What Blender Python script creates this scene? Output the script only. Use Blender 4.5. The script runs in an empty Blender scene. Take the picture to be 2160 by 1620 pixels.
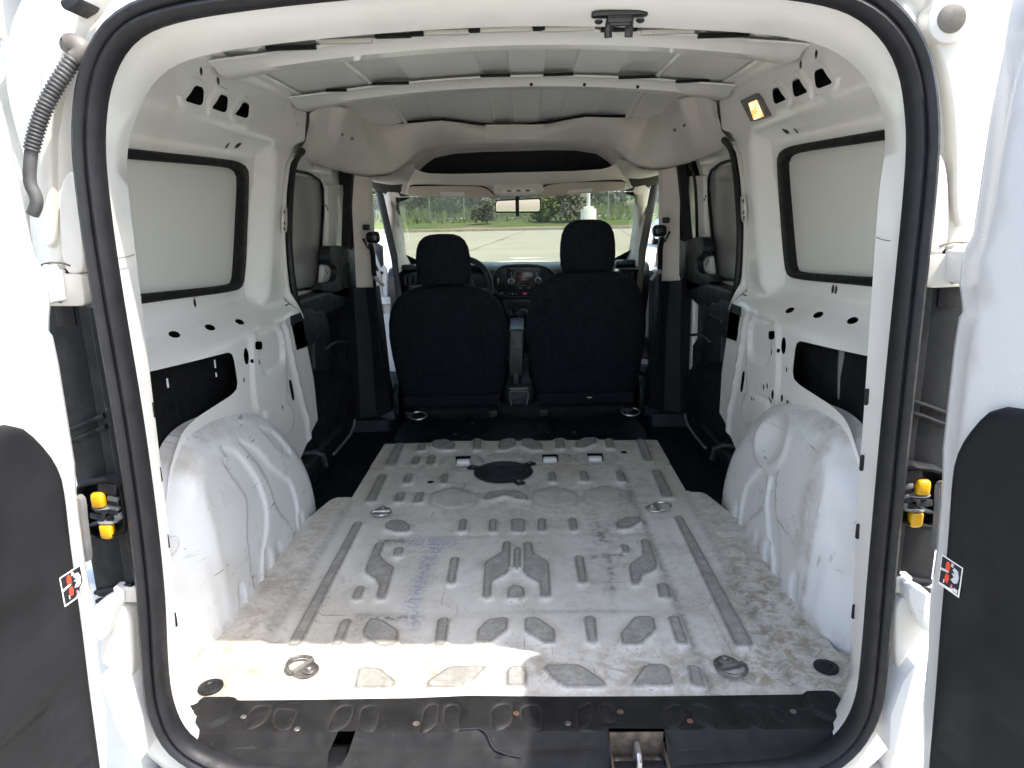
import bpy, bmesh, math, random
import numpy as np
from mathutils import Vector, Matrix
from mathutils.geometry import delaunay_2d_cdt
random.seed(7); RNG = np.random.default_rng(7)
R = math.radians
SC = bpy.context.scene
COL = SC.collection

# ---------------------------------------------------------------- camera
cam_d = bpy.data.cameras.new('camera')
cam = bpy.data.objects.new('camera', cam_d); COL.objects.link(cam)
_rows = [[0.999599, 0.016073, -0.02332], [-0.018805, -0.239026, -0.970831], [-0.021178, 0.97088, -0.238628]]
_rt, _dn, _fw = [Vector(r) for r in _rows]
cam.matrix_world = Matrix(((_rt.x, -_dn.x, -_fw.x, 0.0366), (_rt.y, -_dn.y, -_fw.y, -1.15),
                           (_rt.z, -_dn.z, -_fw.z, 0.898), (0, 0, 0, 1)))
cam_d.sensor_width = 36; cam_d.lens = 36 * 1498 / 2160
cam_d.clip_start = 0.02; cam_d.clip_end = 3000
SC.camera = cam

# ---------------------------------------------------------------- sky, sun, exposure
SUN = Vector((0.63, -0.364, 1.28)).normalized()      # towards the sun: high, behind and to the right
w = bpy.data.worlds.new('World'); SC.world = w; w.use_nodes = True
nt = w.node_tree; nt.nodes.clear()
sky = nt.nodes.new('ShaderNodeTexSky'); sky.sky_type = 'NISHITA'; sky.sun_disc = False
sky.sun_elevation = math.asin(SUN.z); sky.sun_rotation = math.atan2(SUN.x, SUN.y)
sky.air_density = 1.0; sky.dust_density = 2.5; sky.ozone_density = 1.0
bg = nt.nodes.new('ShaderNodeBackground'); bg.inputs['Strength'].default_value = 0.15
wo = nt.nodes.new('ShaderNodeOutputWorld')
nt.links.new(sky.outputs[0], bg.inputs[0]); nt.links.new(bg.outputs[0], wo.inputs[0])
sd = bpy.data.lights.new('sun', 'SUN'); sd.energy = 2.0; sd.angle = R(0.53); sd.color = (1.0, 0.955, 0.89)
so = bpy.data.objects.new('sun', sd); COL.objects.link(so); so.location = (4, -3, 12)
so.rotation_euler = (-SUN).to_track_quat('-Z', 'Y').to_euler()
SC.view_settings.view_transform = 'Standard'; SC.view_settings.look = 'None'
SC.view_settings.exposure = 2.1; SC.view_settings.gamma = 1.0
SC.render.engine = 'CYCLES'
SC.cycles.max_bounces = 12; SC.cycles.diffuse_bounces = 10; SC.cycles.glossy_bounces = 4
SC.cycles.transparent_max_bounces = 12; SC.cycles.caustics_reflective = False; SC.cycles.caustics_refractive = False
SC.cycles.use_denoising = True; SC.cycles.sample_clamp_indirect = 6.0

# ---------------------------------------------------------------- materials
class NT:
    def __init__(s, name):
        s.m = bpy.data.materials.new(name); s.m.use_nodes = True
        s.t = s.m.node_tree; s.t.nodes.clear()
        s.out = s.t.nodes.new('ShaderNodeOutputMaterial')
        s.b = s.t.nodes.new('ShaderNodeBsdfPrincipled'); s.l(s.b.outputs[0], s.out.inputs[0])
        s.co = s.t.nodes.new('ShaderNodeTexCoord').outputs['Object']
    def l(s, a, b): s.t.links.new(a, b)
    def n(s, ty, **k):
        x = s.t.nodes.new('ShaderNode' + ty)
        for a, v in k.items(): setattr(x, a, v)
        return x
    def noise(s, scale, detail=4, rough=.55, vec=None, dist=0):
        x = s.n('TexNoise'); x.inputs['Scale'].default_value = scale; x.inputs['Detail'].default_value = detail
        x.inputs['Roughness'].default_value = rough; x.inputs['Distortion'].default_value = dist
        s.l(vec if vec is not None else s.co, x.inputs['Vector']); return x.outputs[0]
    def mapv(s, scale=(1, 1, 1), rot=(0, 0, 0), loc=(0, 0, 0)):
        x = s.n('Mapping'); x.inputs['Scale'].default_value = scale; x.inputs['Rotation'].default_value = rot
        x.inputs['Location'].default_value = loc
        s.l(s.co, x.inputs['Vector']); return x.outputs[0]
    def ramp(s, v, a, b, lo=0., hi=1.):
        x = s.n('MapRange'); x.interpolation_type = 'SMOOTHSTEP'
        for k, q in zip(('From Min', 'From Max', 'To Min', 'To Max'), (a, b, lo, hi)): x.inputs[k].default_value = q
        s.l(v, x.inputs['Value']); return x.outputs[0]
    def mul(s, a, b):
        x = s.n('Math', operation='MULTIPLY'); s.l(a, x.inputs[0])
        if isinstance(b, (int, float)): x.inputs[1].default_value = b
        else: s.l(b, x.inputs[1])
        return x.outputs[0]
    def mx(s, a, b, op='MAXIMUM'):
        x = s.n('Math', operation=op); s.l(a, x.inputs[0])
        if isinstance(b, (int, float)): x.inputs[1].default_value = b
        else: s.l(b, x.inputs[1])
        return x.outputs[0]
    def mix(s, f, a, b):
        x = s.n('Mix'); x.data_type = 'RGBA'
        if isinstance(f, (int, float)): x.inputs[0].default_value = f
        else: s.l(f, x.inputs[0])
        for i, q in ((6, a), (7, b)):
            if isinstance(q, tuple): x.inputs[i].default_value = (*q, 1)
            else: s.l(q, x.inputs[i])
        return x.outputs[2]
    def attr(s, name):
        x = s.n('Attribute'); x.attribute_name = name; return x.outputs['Fac']
    def col(s, c):
        if isinstance(c, tuple): s.b.inputs['Base Color'].default_value = (*c, 1)
        else: s.l(c, s.b.inputs['Base Color'])
    def set(s, **k):
        for a, v in k.items():
            i = s.b.inputs[a.replace('_', ' ')]
            if isinstance(v, (int, float)): i.default_value = v
            else: s.l(v, i)
    def bump(s, h, strength=.2, dist=.01):
        x = s.n('Bump'); x.inputs['Strength'].default_value = strength; x.inputs['Distance'].default_value = dist
        s.l(h, x.inputs['Height']); s.l(x.outputs[0], s.b.inputs['Normal'])

def plain(name, c, rough=.5, metal=0., var=.0, vs=8., bump=0., bs=200., spec=.5, coat=0.):
    t = NT(name); t.set(Roughness=rough, Metallic=metal)
    t.b.inputs['Specular IOR Level'].default_value = spec
    if coat: t.set(Coat_Weight=coat); t.b.inputs['Coat Roughness'].default_value = .08
    if var:
        f = t.noise(vs, 6)
        f = t.ramp(f, .35, .7)
        t.col(t.mix(f, tuple(x * (1 + var) for x in c), tuple(x * (1 - var) for x in c)))
        if var > .07: t.set(Roughness=t.ramp(t.noise(vs * 2.3, 5), .3, .7, max(.02, rough - .08), min(1, rough + .1)))
    else: t.col(c)
    if bump: t.bump(t.noise(bs, 2), bump, .002)
    return t.m

def paint_mat(name, c, dirt=.5, rough=.3):
    t = NT(name)
    dusty = tuple(a * b for a, b in zip(c, (.80, .755, .68)))
    f = t.mul(t.ramp(t.noise(3.1, 7, .62), .5, .78), dirt)
    base = t.mix(f, c, dusty)
    sm = t.noise(1.0, 5, .6, t.mapv((16, 3, 30), (.2, .5, .9)))
    sm2 = t.ramp(t.noise(2.2, 3), .52, .7)
    base = t.mix(t.mul(t.mul(t.ramp(sm, .66, .72), sm2), .5 * dirt), base, (.30, .28, .25))
    sp = t.ramp(t.noise(95, 2, .5), .735, .78)
    base = t.mix(t.mul(sp, .55 * dirt), base, (.13, .12, .11))
    t.col(base); t.set(Roughness=t.ramp(t.noise(9, 5), .3, .7, rough - (.05 if dirt > .2 else .01), rough + (.16 if dirt > .2 else .03)))
    t.set(Coat_Weight=.5); t.b.inputs['Coat Roughness'].default_value = .07
    t.bump(t.noise(7, 3), .03 if dirt > .3 else .008, .02)
    return t.m

M = {}
M['white'] = paint_mat('white_paint', (.86, .855, .83), .55, .34)
M['white_clean'] = paint_mat('white_paint_outside', (.63, .63, .625), .0, .28)
M['white_warm'] = paint_mat('white_paint_dusty', (.62, .595, .54), .9, .4)
M['roof'] = plain('painted_roof_sheet', (.83, .835, .815), .36, 0, .03, 3, .01, 6, .4)
M['panel'] = plain('window_blank_panel', (.68, .68, .645), .30, 0, .03, 1.2, .008, 5)
M['panel2'] = plain('slider_blank_panel', (.36, .36, .36), .2, 0, .03, 1.2, .008, 5)
M['rubber'] = plain('black_rubber', (.009, .009, .011), .52, 0, .25, 26, .12, 420, .36)
M['rubber_dark'] = plain('black_window_rubber', (.006, .006, .007), .62, 0, .2, 26, .1, 420, .28)
M['plastic'] = plain('black_plastic', (.0155, .0162, .020), .5, 0, .25, 9, .25, 600, .35)
M['plastic_gloss'] = plain('black_gloss_plastic', (.009, .010, .013), .28, 0, .15, 8, .05, 400)
M['door_trim'] = plain('charcoal_door_trim', (.0105, .0105, .012), .6, 0, .18, 6, .3, 750, .3)
M['sill'] = plain('scuffed_black_sill', (.017, .017, .018), .58, 0, .45, 22, .3, 500, .5)
M['fabric'] = plain('black_seat_fabric', (.012, .013, .0185), .95, 0, .25, 60, .45, 900, .15)
M['mat'] = plain('black_floor_lining', (.009, .010, .0135), .5, 0, .35, 14, .3, 160, .35)
M['void'] = plain('black_deadening_and_gap_shade', (.004, .004, .005), .6, 0, .3, 12, .4, 60, .3)  # cavity deadening; also painted as the shade in gaps, holes and recesses
M['beige'] = plain('beige_headliner', (.70, .66, .615), .85, 0, .05, 5, .2, 700, .2)
M['beige2'] = plain('beige_pillar_trim', (.68, .63, .585), .6, 0, .05, 5, .15, 500, .3)
M['shelf'] = plain('shelf_cavity_shade', (.03, .029, .029), .9, 0, .1, 20, .2, 500, .2)  # charcoal stands in for the shadow inside the overhead shelf
M['visor'] = plain('beige_visor_cloth', (.58, .51, .45), .9, 0, .05, 9, .2, 700, .2)
M['housing'] = plain('matt_black_housing', (.0045, .005, .006), .6, 0, .3, 14, .2, 400, .25)
M['dash'] = plain('dark_dashboard', (.014, .017, .021), .42, 0, .2, 10, .2, 500, .5)
M['dash_pod'] = plain('black_console_face', (.009, .0095, .0115), .33, 0, .2, 10, .1, 500, .5)
M['steel'] = plain('zinc_plated_steel', (.46, .45, .43), .36, .85, .2, 40, .1, 200)
M['steel_dark'] = plain('dull_steel', (.20, .19, .18), .45, .8, .35, 40, .2, 200)
M['rust'] = plain('rusty_screw', (.13, .068, .04), .8, .2, .4, 60, .3, 300)
M['rustmetal'] = plain('rust_stained_plate', (.11, .085, .065), .6, .3, .45, 45, .3, 200)
M['yellow'] = plain('yellow_plastic', (.62, .33, .004), .4, 0, .06, 30)
M['grey_plastic'] = plain('grey_plastic', (.15, .15, .15), .5, 0, .15, 30)
M['hose'] = plain('grey_corrugated_hose', (.065, .063, .062), .55, 0, .35, 30, .1, 300)
def sill_mat():
    t = NT('scuffed_black_sill'); 
    b = t.mix(t.ramp(t.noise(22, 6), .35, .7), (.016, .0158, .016), (.0095, .0095, .0098))
    b = t.mix(t.mul(t.attr('edge'), t.ramp(t.noise(30, 5), .3, .6, .3, 1.)), b, (.034, .031, .028))
    b = t.mix(t.mul(t.ramp(t.noise(160, 3), .68, .74), .5), b, (.08, .074, .065))
    b = t.mix(t.mul(t.ramp(t.noise(1.0, 3, .5, t.mapv((8, 130, 1), (0, 0, .3))), .66, .70), .45), b, (.05, .047, .044))
    t.col(b); t.set(Roughness=t.ramp(t.noise(15, 6), .3, .7, .48, .70)); t.b.inputs['Specular IOR Level'].default_value = .16; t.bump(t.noise(700, 2), .12, .001); return t.m
M['sill'] = sill_mat()
M['plug'] = plain('dirty_grey_plug', (.12, .108, .092), .55, 0, .35, 25, .1, 300)
M['silver'] = plain('silver_trim', (.5, .52, .54), .3, .7)
M['red'] = plain('red_button', (.55, .02, .05), .4)
M['label'] = plain('white_label', (.82, .80, .76), .6)
M['screen'] = plain('radio_screen', (.055, .045, .042), .18, 0, .15, 60)
M['btn'] = plain('pale_symbol', (.55, .55, .56), .5)
M['ink'] = plain('black_ink', (.015, .015, .018), .5)
M['ink_red'] = plain('red_ink', (.75, .07, .03), .5)
M['ink_pink'] = plain('pink_ink', (.80, .22, .28), .5)
M['ink_grey'] = plain('grey_ink', (.55, .58, .60), .5)
M['rearglass'] = plain('mirror_glass', (.75, .75, .75), .03, 1.0)
M['rib'] = M['white']

def glass_mat(name, tint=(.93, .96, .94), refl=.06):
    t = NT(name)
    tr = t.n('BsdfTransparent'); tr.inputs[0].default_value = (*tint, 1)
    gl = t.n('BsdfGlossy'); gl.inputs['Roughness'].default_value = .02
    lw = t.n('LayerWeight'); lw.inputs[0].default_value = .25
    mx = t.n('MixShader'); t.l(t.mx(t.mul(lw.outputs['Fresnel'], .5), refl, 'ADD'), mx.inputs[0])
    t.l(tr.outputs[0], mx.inputs[1]); t.l(gl.outputs[0], mx.inputs[2]); t.l(mx.outputs[0], t.out.inputs[0])
    return t.m
M['glass'] = glass_mat('window_glass', (.72, .755, .60), .03)

def lamp_mat():
    t = NT('lit_lamp_lens')
    f = t.ramp(t.noise(45, 3), .35, .65)
    t.col((.7, .55, .35)); t.set(Roughness=.25)
    e = t.mix(f, (.95, .32, .05), (1.0, .75, .40))
    t.l(e, t.b.inputs['Emission Color']); t.b.inputs['Emission Strength'].default_value = .40
    return t.m
M['lamp'] = lamp_mat()

def floor_mat():
    t = NT('worn_white_floor_paint')
    base = t.mix(t.ramp(t.noise(2.3, 8, .62), .38, .7), (.66, .64, .595), (.50, .472, .415))
    g1 = t.mul(t.ramp(t.noise(7.5, 10, .72, dist=.4), .50, .70), .55)
    base = t.mix(g1, base, (.33, .31, .275))
    st = t.attr('stain')
    base = t.mix(t.mul(st, t.ramp(t.noise(26, 11, .82, dist=.5), .42, .60)), base, (.31, .255, .185))
    wn = t.attr('worn')
    base = t.mix(t.mul(wn, t.ramp(t.noise(38, 7, .75), .25, .62, .45, .95)), base, (.235, .23, .212))
    # scratches in several directions
    for i, (sc, rz, th, s) in enumerate((((5, 150, 1), .35, .665, .8), ((5, 130, 1), -.75, .675, .7), ((120, 5, 1), .12, .66, .75), ((9, 90, 1), 1.2, .68, .6))):
        n1 = t.noise(1.0, 3, .5, t.mapv(sc, (0, 0, rz), (i * 3.1, i, 0)), .6)
        mk = t.ramp(t.noise(5.5 + i, 5), .46, .62)
        base = t.mix(t.mul(t.mul(t.ramp(n1, th, th + .035), mk), s), base, (.20, .18, .155))
    sp = t.mx(t.mul(t.ramp(t.noise(130, 3, .6), .60, .66), t.ramp(t.noise(4.5, 6, .7), .46, .60)), t.mul(t.ramp(t.noise(48, 5, .75), .66, .70), .9))
    base = t.mix(t.mul(sp, .75), base, (.16, .145, .12))
    base = t.mix(t.mul(t.mul(t.ramp(t.noise(24, 11, .8, dist=.6), .50, .62), t.ramp(t.noise(1.9, 5), .40, .6)), .42), base, (.27, .245, .205))
    ed = t.attr('edge')
    base = t.mix(t.mul(ed, t.ramp(t.noise(55, 6, .7), .28, .55, .25, .85)), base, (.12, .11, .095))
    bl = t.attr('smear')
    base = t.mix(t.mul(bl, t.mul(t.ramp(t.noise(85, 7, .8), .42, .6), .95)), base, (.25, .26, .38))
    dk = t.attr('scuff')
    base = t.mix(t.mul(dk, t.ramp(t.noise(48, 7, .75), .40, .58)), base, (.09, .09, .085))
    t.col(base); t.set(Roughness=t.ramp(t.noise(14, 6), .3, .7, .32, .58))
    t.bump(t.noise(26, 6, .6), .10, .006)
    return t.m
M['floor'] = floor_mat()

def arch_mat():
    t = NT('scuffed_white_wheel_arch')
    base = t.mix(t.ramp(t.noise(3, 7, .6), .45, .75), (.735, .745, .75), (.62, .61, .585))
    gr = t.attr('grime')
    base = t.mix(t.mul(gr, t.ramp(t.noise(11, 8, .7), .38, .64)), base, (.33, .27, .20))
    for i, (sc, rx, th) in enumerate((((1, 9, 95), .5, .672), ((1, 11, 110), 1.3, .676), ((1, 95, 11), .2, .682))):
        n1 = t.noise(1.0, 2, .5, t.mapv(sc, (rx, 0, 0), (i * 2.1, i, 0)), .8)
        base = t.mix(t.mul(t.mul(t.ramp(n1, th, th + .03), t.ramp(t.noise(6 + i, 4), .5, .64)), .75), base, (.13, .12, .11))
    base = t.mix(t.mul(t.ramp(t.noise(120, 2), .745, .78), .7), base, (.12, .11, .10))
    t.col(base); t.set(Roughness=t.ramp(t.noise(9, 5), .3, .7, .26, .46)); t.set(Coat_Weight=.2)
    t.b.inputs['Coat Roughness'].default_value = .15
    t.bump(t.noise(4, 3), .025, .02)
    return t.m
M['arch'] = arch_mat()

# ---------------------------------------------------------------- geometry helpers: everything returns (verts, faces)
def join(*gs):
    V, Fc = [], []
    for v, f in gs:
        o = len(V); V += [tuple(p) for p in v]; Fc += [tuple(i + o for i in q) for q in f]
    return V, Fc
def mir(g): return [(-x, y, z) for x, y, z in g[0]], [tuple(reversed(q)) for q in g[1]]
def mirp(P): return [(-p[0],) + tuple(p[1:]) for p in P]
def xf(g, m):
    return [tuple(m @ Vector(p)) for p in g[0]], g[1]
def shift(g, d): return [(p[0] + d[0], p[1] + d[1], p[2] + d[2]) for p in g[0]], g[1]
def rotz(g, a, c=(0, 0, 0)): 
    m = Matrix.Translation(c) @ Matrix.Rotation(a, 4, 'Z') @ Matrix.Translation([-q for q in c]); return xf(g, m)
def rota(g, a, ax, c=(0, 0, 0)):
    m = Matrix.Translation(c) @ Matrix.Rotation(a, 4, ax) @ Matrix.Translation([-q for q in c]); return xf(g, m)

def box(c, s, r=.004, seg=2):
    bm = bmesh.new(); bmesh.ops.create_cube(bm, size=1)
    for v in bm.verts: v.co = Vector((v.co.x * s[0], v.co.y * s[1], v.co.z * s[2]))
    r = min(r, min(s) * .45)
    if r > 0: bmesh.ops.bevel(bm, geom=bm.edges[:], offset=r, segments=seg, affect='EDGES', profile=.5)
    bm.verts.index_update()
    g = [(v.co.x + c[0], v.co.y + c[1], v.co.z + c[2]) for v in bm.verts], [tuple(v.index for v in f.verts) for f in bm.faces]
    bm.free(); return g

def area2(p): return .5 * sum(p[i][0] * p[(i + 1) % len(p)][1] - p[(i + 1) % len(p)][0] * p[i][1] for i in range(len(p)))
def ccw(p): return list(p) if area2(p) > 0 else list(reversed(p))
def chaikin(p, it=2, closed=True, k=.25):
    p = [tuple(q) for q in p]
    for _ in range(it):
        o = []; n = len(p)
        if not closed: o.append(p[0])
        for i in range(n if closed else n - 1):
            a, b = p[i], p[(i + 1) % n]
            o.append(tuple(u + (v - u) * k for u, v in zip(a, b))); o.append(tuple(u + (v - u) * (1 - k) for u, v in zip(a, b)))
        if not closed: o.append(p[-1])
        p = o
    return p
def rnd(p, r, seg=4, closed=True):
    """round the corners of a 2-D polygon with radius about r"""
    o = []; n = len(p)
    for i in range(n):
        a, b, c = (np.array(p[(i + j) % n], float) for j in (-1, 0, 1))
        if not closed and i in (0, n - 1): o.append(tuple(b)); continue
        d1, d2 = np.linalg.norm(a - b), np.linalg.norm(c - b)
        q = min(r, d1 * .45, d2 * .45)
        s, e = b + (a - b) / d1 * q, b + (c - b) / d2 * q
        for k in range(seg + 1):
            u = k / seg; o.append(tuple((1 - u) ** 2 * s + 2 * u * (1 - u) * b + u * u * e))
    return o
def resample(p, n, closed=False):
    q = np.array(p, float)
    if closed: q = np.vstack([q, q[:1]])
    d = np.r_[0, np.cumsum(np.linalg.norm(np.diff(q, axis=0), axis=1))]
    u = np.linspace(0, d[-1], n + 1 if closed else n)
    if closed: u = u[:-1]
    return [tuple(float(np.interp(x, d, q[:, k])) for k in range(q.shape[1])) for x in u]
def step(p, d, closed=True):
    q = np.array(p, float); q2 = np.vstack([q, q[:1]]) if closed else q
    L = np.linalg.norm(np.diff(q2, axis=0), axis=1).sum()
    return resample(p, max(6, int(L / d)), closed)
def offs(p, d):
    """offset a closed CCW polygon outwards by d"""
    n = len(p); P = np.array(p, float); o = []
    for i in range(n):
        a, b, c = P[i - 1], P[i], P[(i + 1) % n]
        t1, t2 = b - a, c - b
        t1 = t1 / (np.linalg.norm(t1) + 1e-12); t2 = t2 / (np.linalg.norm(t2) + 1e-12)
        m = np.array([t1[1] + t2[1], -t1[0] - t2[0]]); m /= (np.linalg.norm(m) + 1e-12)
        cs = max(.5, m @ np.array([t1[1], -t1[0]]))
        o.append(tuple(b + m * d / cs))
    return o
def sdf(P, poly):
    P = np.asarray(P, float); a = np.array(poly, float); b = np.roll(a, -1, 0)
    d = np.full(len(P), 1e9); ins = np.zeros(len(P), bool)
    for i in range(len(a)):
        e = b[i] - a[i]; w_ = P - a[i]
        t = np.clip((w_ @ e) / (e @ e + 1e-18), 0, 1)
        d = np.minimum(d, np.hypot(*(w_ - t[:, None] * e).T))
        c = (a[i][1] > P[:, 1]) != (b[i][1] > P[:, 1])
        with np.errstate(divide='ignore', invalid='ignore'):
            x = a[i][0] + (P[:, 1] - a[i][1]) / (b[i][1] - a[i][1]) * (b[i][0] - a[i][0])
        ins ^= c & (P[:, 0] < x)
    return np.where(ins, -d, d)
def sdf_near(P, poly, pad, far=1.0):
    q = np.array(poly); lo, hi = q.min(0) - pad, q.max(0) + pad
    m = np.all((P > lo) & (P < hi), axis=1)
    o = np.full(len(P), far)
    if m.any(): o[m] = sdf(P[m], poly)
    return o
def sst(x): x = np.clip(x, 0, 1); return x * x * (3 - 2 * x)
def ell(cx, cy, rx, ry, n=12, a=0.):
    return [(cx + rx * math.cos(t) * math.cos(a) - ry * math.sin(t) * math.sin(a), cy + rx * math.cos(t) * math.sin(a) + ry * math.sin(t) * math.cos(a)) for t in (2 * math.pi * k / n for k in range(n))]

def sheet(outline, holes=(), loops=(), cell=.03, jit=.0):
    """flat triangulated sheet with exact holes and contour loops: returns (N,2) points, triangles"""
    outline = ccw(outline)
    con = [step(outline, cell)] + [ccw(h) for h in holes] + [ccw(l) for l in loops]
    q = np.array(outline); lo, hi = q.min(0), q.max(0)
    gx = np.arange(lo[0], hi[0], cell); gy = np.arange(lo[1], hi[1], cell * .9)
    G = np.array([(x + (j % 2) * cell * .5, y) for j, y in enumerate(gy) for x in gx])
    keep = sdf(G, outline) < -cell * .4
    G = G[keep]
    for l in con[1:]:
        keep = np.abs(sdf_near(G, l, cell)) > cell * .42
        G = G[keep]
    V, E = [], []
    for l in con:
        o = len(V); V += [Vector(p) for p in l]; E += [(o + i, o + (i + 1) % len(l)) for i in range(len(l))]
    V += [Vector((float(p[0]), float(p[1]))) for p in G]
    r = delaunay_2d_cdt(V, E, [], 0, 1e-6, False)
    P = np.array([(v.x, v.y) for v in r[0]]); T = np.array([f for f in r[2] if len(f) == 3])
    c = P[T].mean(1)
    ok = sdf(c, con[0]) < 0
    for h in holes: ok &= sdf_near(c, ccw(h), .01) > 0
    T = T[ok]
    a = P[T]; ar = (a[:, 1, 0] - a[:, 0, 0]) * (a[:, 2, 1] - a[:, 0, 1]) - (a[:, 2, 0] - a[:, 0, 0]) * (a[:, 1, 1] - a[:, 0, 1])
    T[ar < 0] = T[ar < 0][:, ::-1]
    used = np.unique(T); back = np.zeros(len(P), int); back[used] = np.arange(len(used))
    return P[used], back[T]

def loft(curves, closed=False, cap=False):
    n = len(curves[0]); V = [tuple(p) for c in curves for p in c]; Fc = []
    for i in range(len(curves) - 1):
        for j in range(n if closed else n - 1):
            k = (j + 1) % n; Fc.append((i * n + j, i * n + k, (i + 1) * n + k, (i + 1) * n + j))
    if cap: Fc += [tuple(reversed(range(n))), tuple(range((len(curves) - 1) * n, len(curves) * n))]
    return V, Fc

def tube(path, r, n=8, closed=False):
    P = [Vector(p) for p in path]; N = len(P); rings = []
    up = Vector((0, 0, 1)); prev = None
    for i in range(N):
        a = P[i - 1] if (i > 0 or closed) else P[i]; b = P[(i + 1) % N] if (i < N - 1 or closed) else P[i]
        t = (b - a).normalized()
        if prev is None:
            u = t.cross(up if abs(t.z) < .9 else Vector((1, 0, 0))).normalized()
        else: u = (prev - t * prev.dot(t)).normalized()
        prev = u; v = t.cross(u)
        rr = r[i] if isinstance(r, (list, tuple)) else r
        rings.append([tuple(P[i] + u * rr * math.cos(2 * math.pi * k / n) + v * rr * math.sin(2 * math.pi * k / n)) for k in range(n)])
    if closed: rings.append(rings[0])
    return loft(rings, True, not closed)

def safe(poly, r):
    """largest inset up to r that folds no edge of the polygon over"""
    p = np.array(poly); e0 = np.roll(p, -1, 0) - p
    for _ in range(9):
        q = np.array(offs(poly, -r)); e1 = np.roll(q, -1, 0) - q
        if ((e0 * e1).sum(1) > 0).all(): return r
        r *= .7
    return r
def prism(poly, plane, d0, d1, r=.003, seg=2):
    """polygon in a plane ('XY','XZ','YZ') given depth from d0 (back) to d1 (front, rounded edge)"""
    poly = ccw(poly); s = 1 if d1 > d0 else -1; r = safe(poly, r)
    lay = [(poly, d0), (poly, d1 - s * r)]
    for k in range(1, seg + 1):
        a = k / seg * math.pi / 2; lay.append((offs(poly, -r * (1 - math.cos(a))), d1 - s * r * (1 - math.sin(a))))
    def P3(p, d): return {'XY': (p[0], p[1], d), 'XZ': (p[0], d, p[1]), 'YZ': (d, p[0], p[1])}[plane]
    return loft([[P3(p, d) for p in l] for l, d in lay], True, True)

def ringband(outer, inner, plane, d0, d1, r=.003):
    """flat frame between two closed contours of equal count, with depth"""
    s = 1 if d1 > d0 else -1
    r = min(safe(outer, r), r); o2, i2 = offs(outer, -r), offs(inner, r)
    def P3(p, d): return {'XY': (p[0], p[1], d), 'XZ': (p[0], d, p[1]), 'YZ': (d, p[0], p[1])}[plane]
    L = [(outer, d0), (outer, d1 - s * r), (o2, d1), (i2, d1), (inner, d1 - s * r), (inner, d0)]
    return loft([[P3(p, d) for p in l] for l, d in L], True)

def lathe(prof, c, axis='Z', n=20):
    rings = []
    for r, h in prof:
        ring = []
        for k in range(n):
            a = 2 * math.pi * k / n; u, v = r * math.cos(a), r * math.sin(a)
            ring.append({'Z': (c[0] + u, c[1] + v, c[2] + h), 'Y': (c[0] + u, c[1] + h, c[2] - v), 'X': (c[0] + h, c[1] + u, c[2] + v)}[axis])
        rings.append(ring)
    return loft(rings, True, True)

def sring(cx, cy, cz, a, b, e=2.6, n=28):
    """horizontal super-ellipse ring"""
    o = []
    for k in range(n):
        t = 2 * math.pi * k / n; ct, st = math.cos(t), math.sin(t)
        o.append((cx + a * math.copysign(abs(ct) ** (2 / e), ct), cy + b * math.copysign(abs(st) ** (2 / e), st), cz))
    return o

# ---------------------------------------------------------------- scene objects
VAN_AT = Vector((0, 1.6, -.56))
VAN = bpy.data.objects.new('cargo_van', None); COL.objects.link(VAN); VAN.location = VAN_AT
VAN['label'] = 'white cargo van with both rear doors open, seen into its empty load bay'; VAN['category'] = 'van'

def obj(name, g, mat, parent=VAN, ang=38, label=None, kind=None, attrs=None, loc=None):
    v, f = g
    me = bpy.data.meshes.new(name)
    me.from_pydata([tuple(map(float, p)) for p in v], [], [tuple(map(int, q)) for q in f])
    me.materials.append(M[mat] if isinstance(mat, str) else mat)
    if ang:
        me.polygons.foreach_set('use_smooth', [True] * len(me.polygons))
        me.set_sharp_from_angle(angle=R(ang))
    if attrs:
        for k, a in attrs.items():
            at = me.attributes.new(k, 'FLOAT', 'POINT'); at.data.foreach_set('value', np.asarray(a, np.float32))
    me.update()
    o = bpy.data.objects.new(name, me); COL.objects.link(o)
    if parent is not None:
        o.parent = parent
        if parent is VAN: o.location = -VAN_AT
        elif loc is not None: o.location = loc
    elif loc is not None: o.location = loc
    if label: o['label'] = label
    if kind: o['kind'] = kind
    return o

def thing(name, label, cat, loc, group=None):
    o = bpy.data.objects.new(name, None); COL.objects.link(o); o.location = loc
    o['label'] = label; o['category'] = cat
    if group: o['group'] = group
    return o

def both(name, g, mat, parents=(None, None), **k):
    """a part on the left side and its mirror image on the right"""
    a = obj(name, g, mat, parents[0] or VAN, **k); b = obj(name, mir(g), mat, parents[1] or VAN, **k)
    return a, b
# ================================================================ ground, planting, fence
GZ = -.56
def gmat():
    t = NT('pale_concrete')
    b = t.mix(t.ramp(t.noise(.35, 6, .6), .35, .7), (.46, .445, .365), (.40, .385, .31))
    b = t.mix(t.ramp(t.noise(.09, 4), .45, .62, 0, .5), b, (.42, .405, .36))
    b = t.mix(t.mul(t.ramp(t.noise(2.5, 8, .7), .55, .72), .5), b, (.24, .225, .20))
    b = t.mix(t.mul(t.ramp(t.noise(40, 4), .6, .75), .4), b, (.2, .19, .175))
    t.col(b); t.set(Roughness=.85); t.bump(t.noise(60, 4), .15, .01); return t.m
M['concrete'] = gmat()
M['kerb'] = plain('kerb_concrete', (.27, .255, .215), .85, 0, .15, 2)
M['joint'] = plain('joint_filler', (.22, .17, .13), .9, 0, .2, 3)
M['line'] = plain('faded_white_line', (.72, .72, .70), .8, 0, .1, 4)
def grassmat():
    t = NT('roadside_grass')
    b = t.mix(t.ramp(t.noise(.5, 7, .65), .35, .65), (.075, .13, .022), (.13, .16, .05))
    b = t.mix(t.ramp(t.noise(.12, 5), .5, .7, 0, .7), b, (.19, .18, .09))
    t.col(b); t.set(Roughness=.95); t.bump(t.noise(9, 5), .6, .1); return t.m
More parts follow.
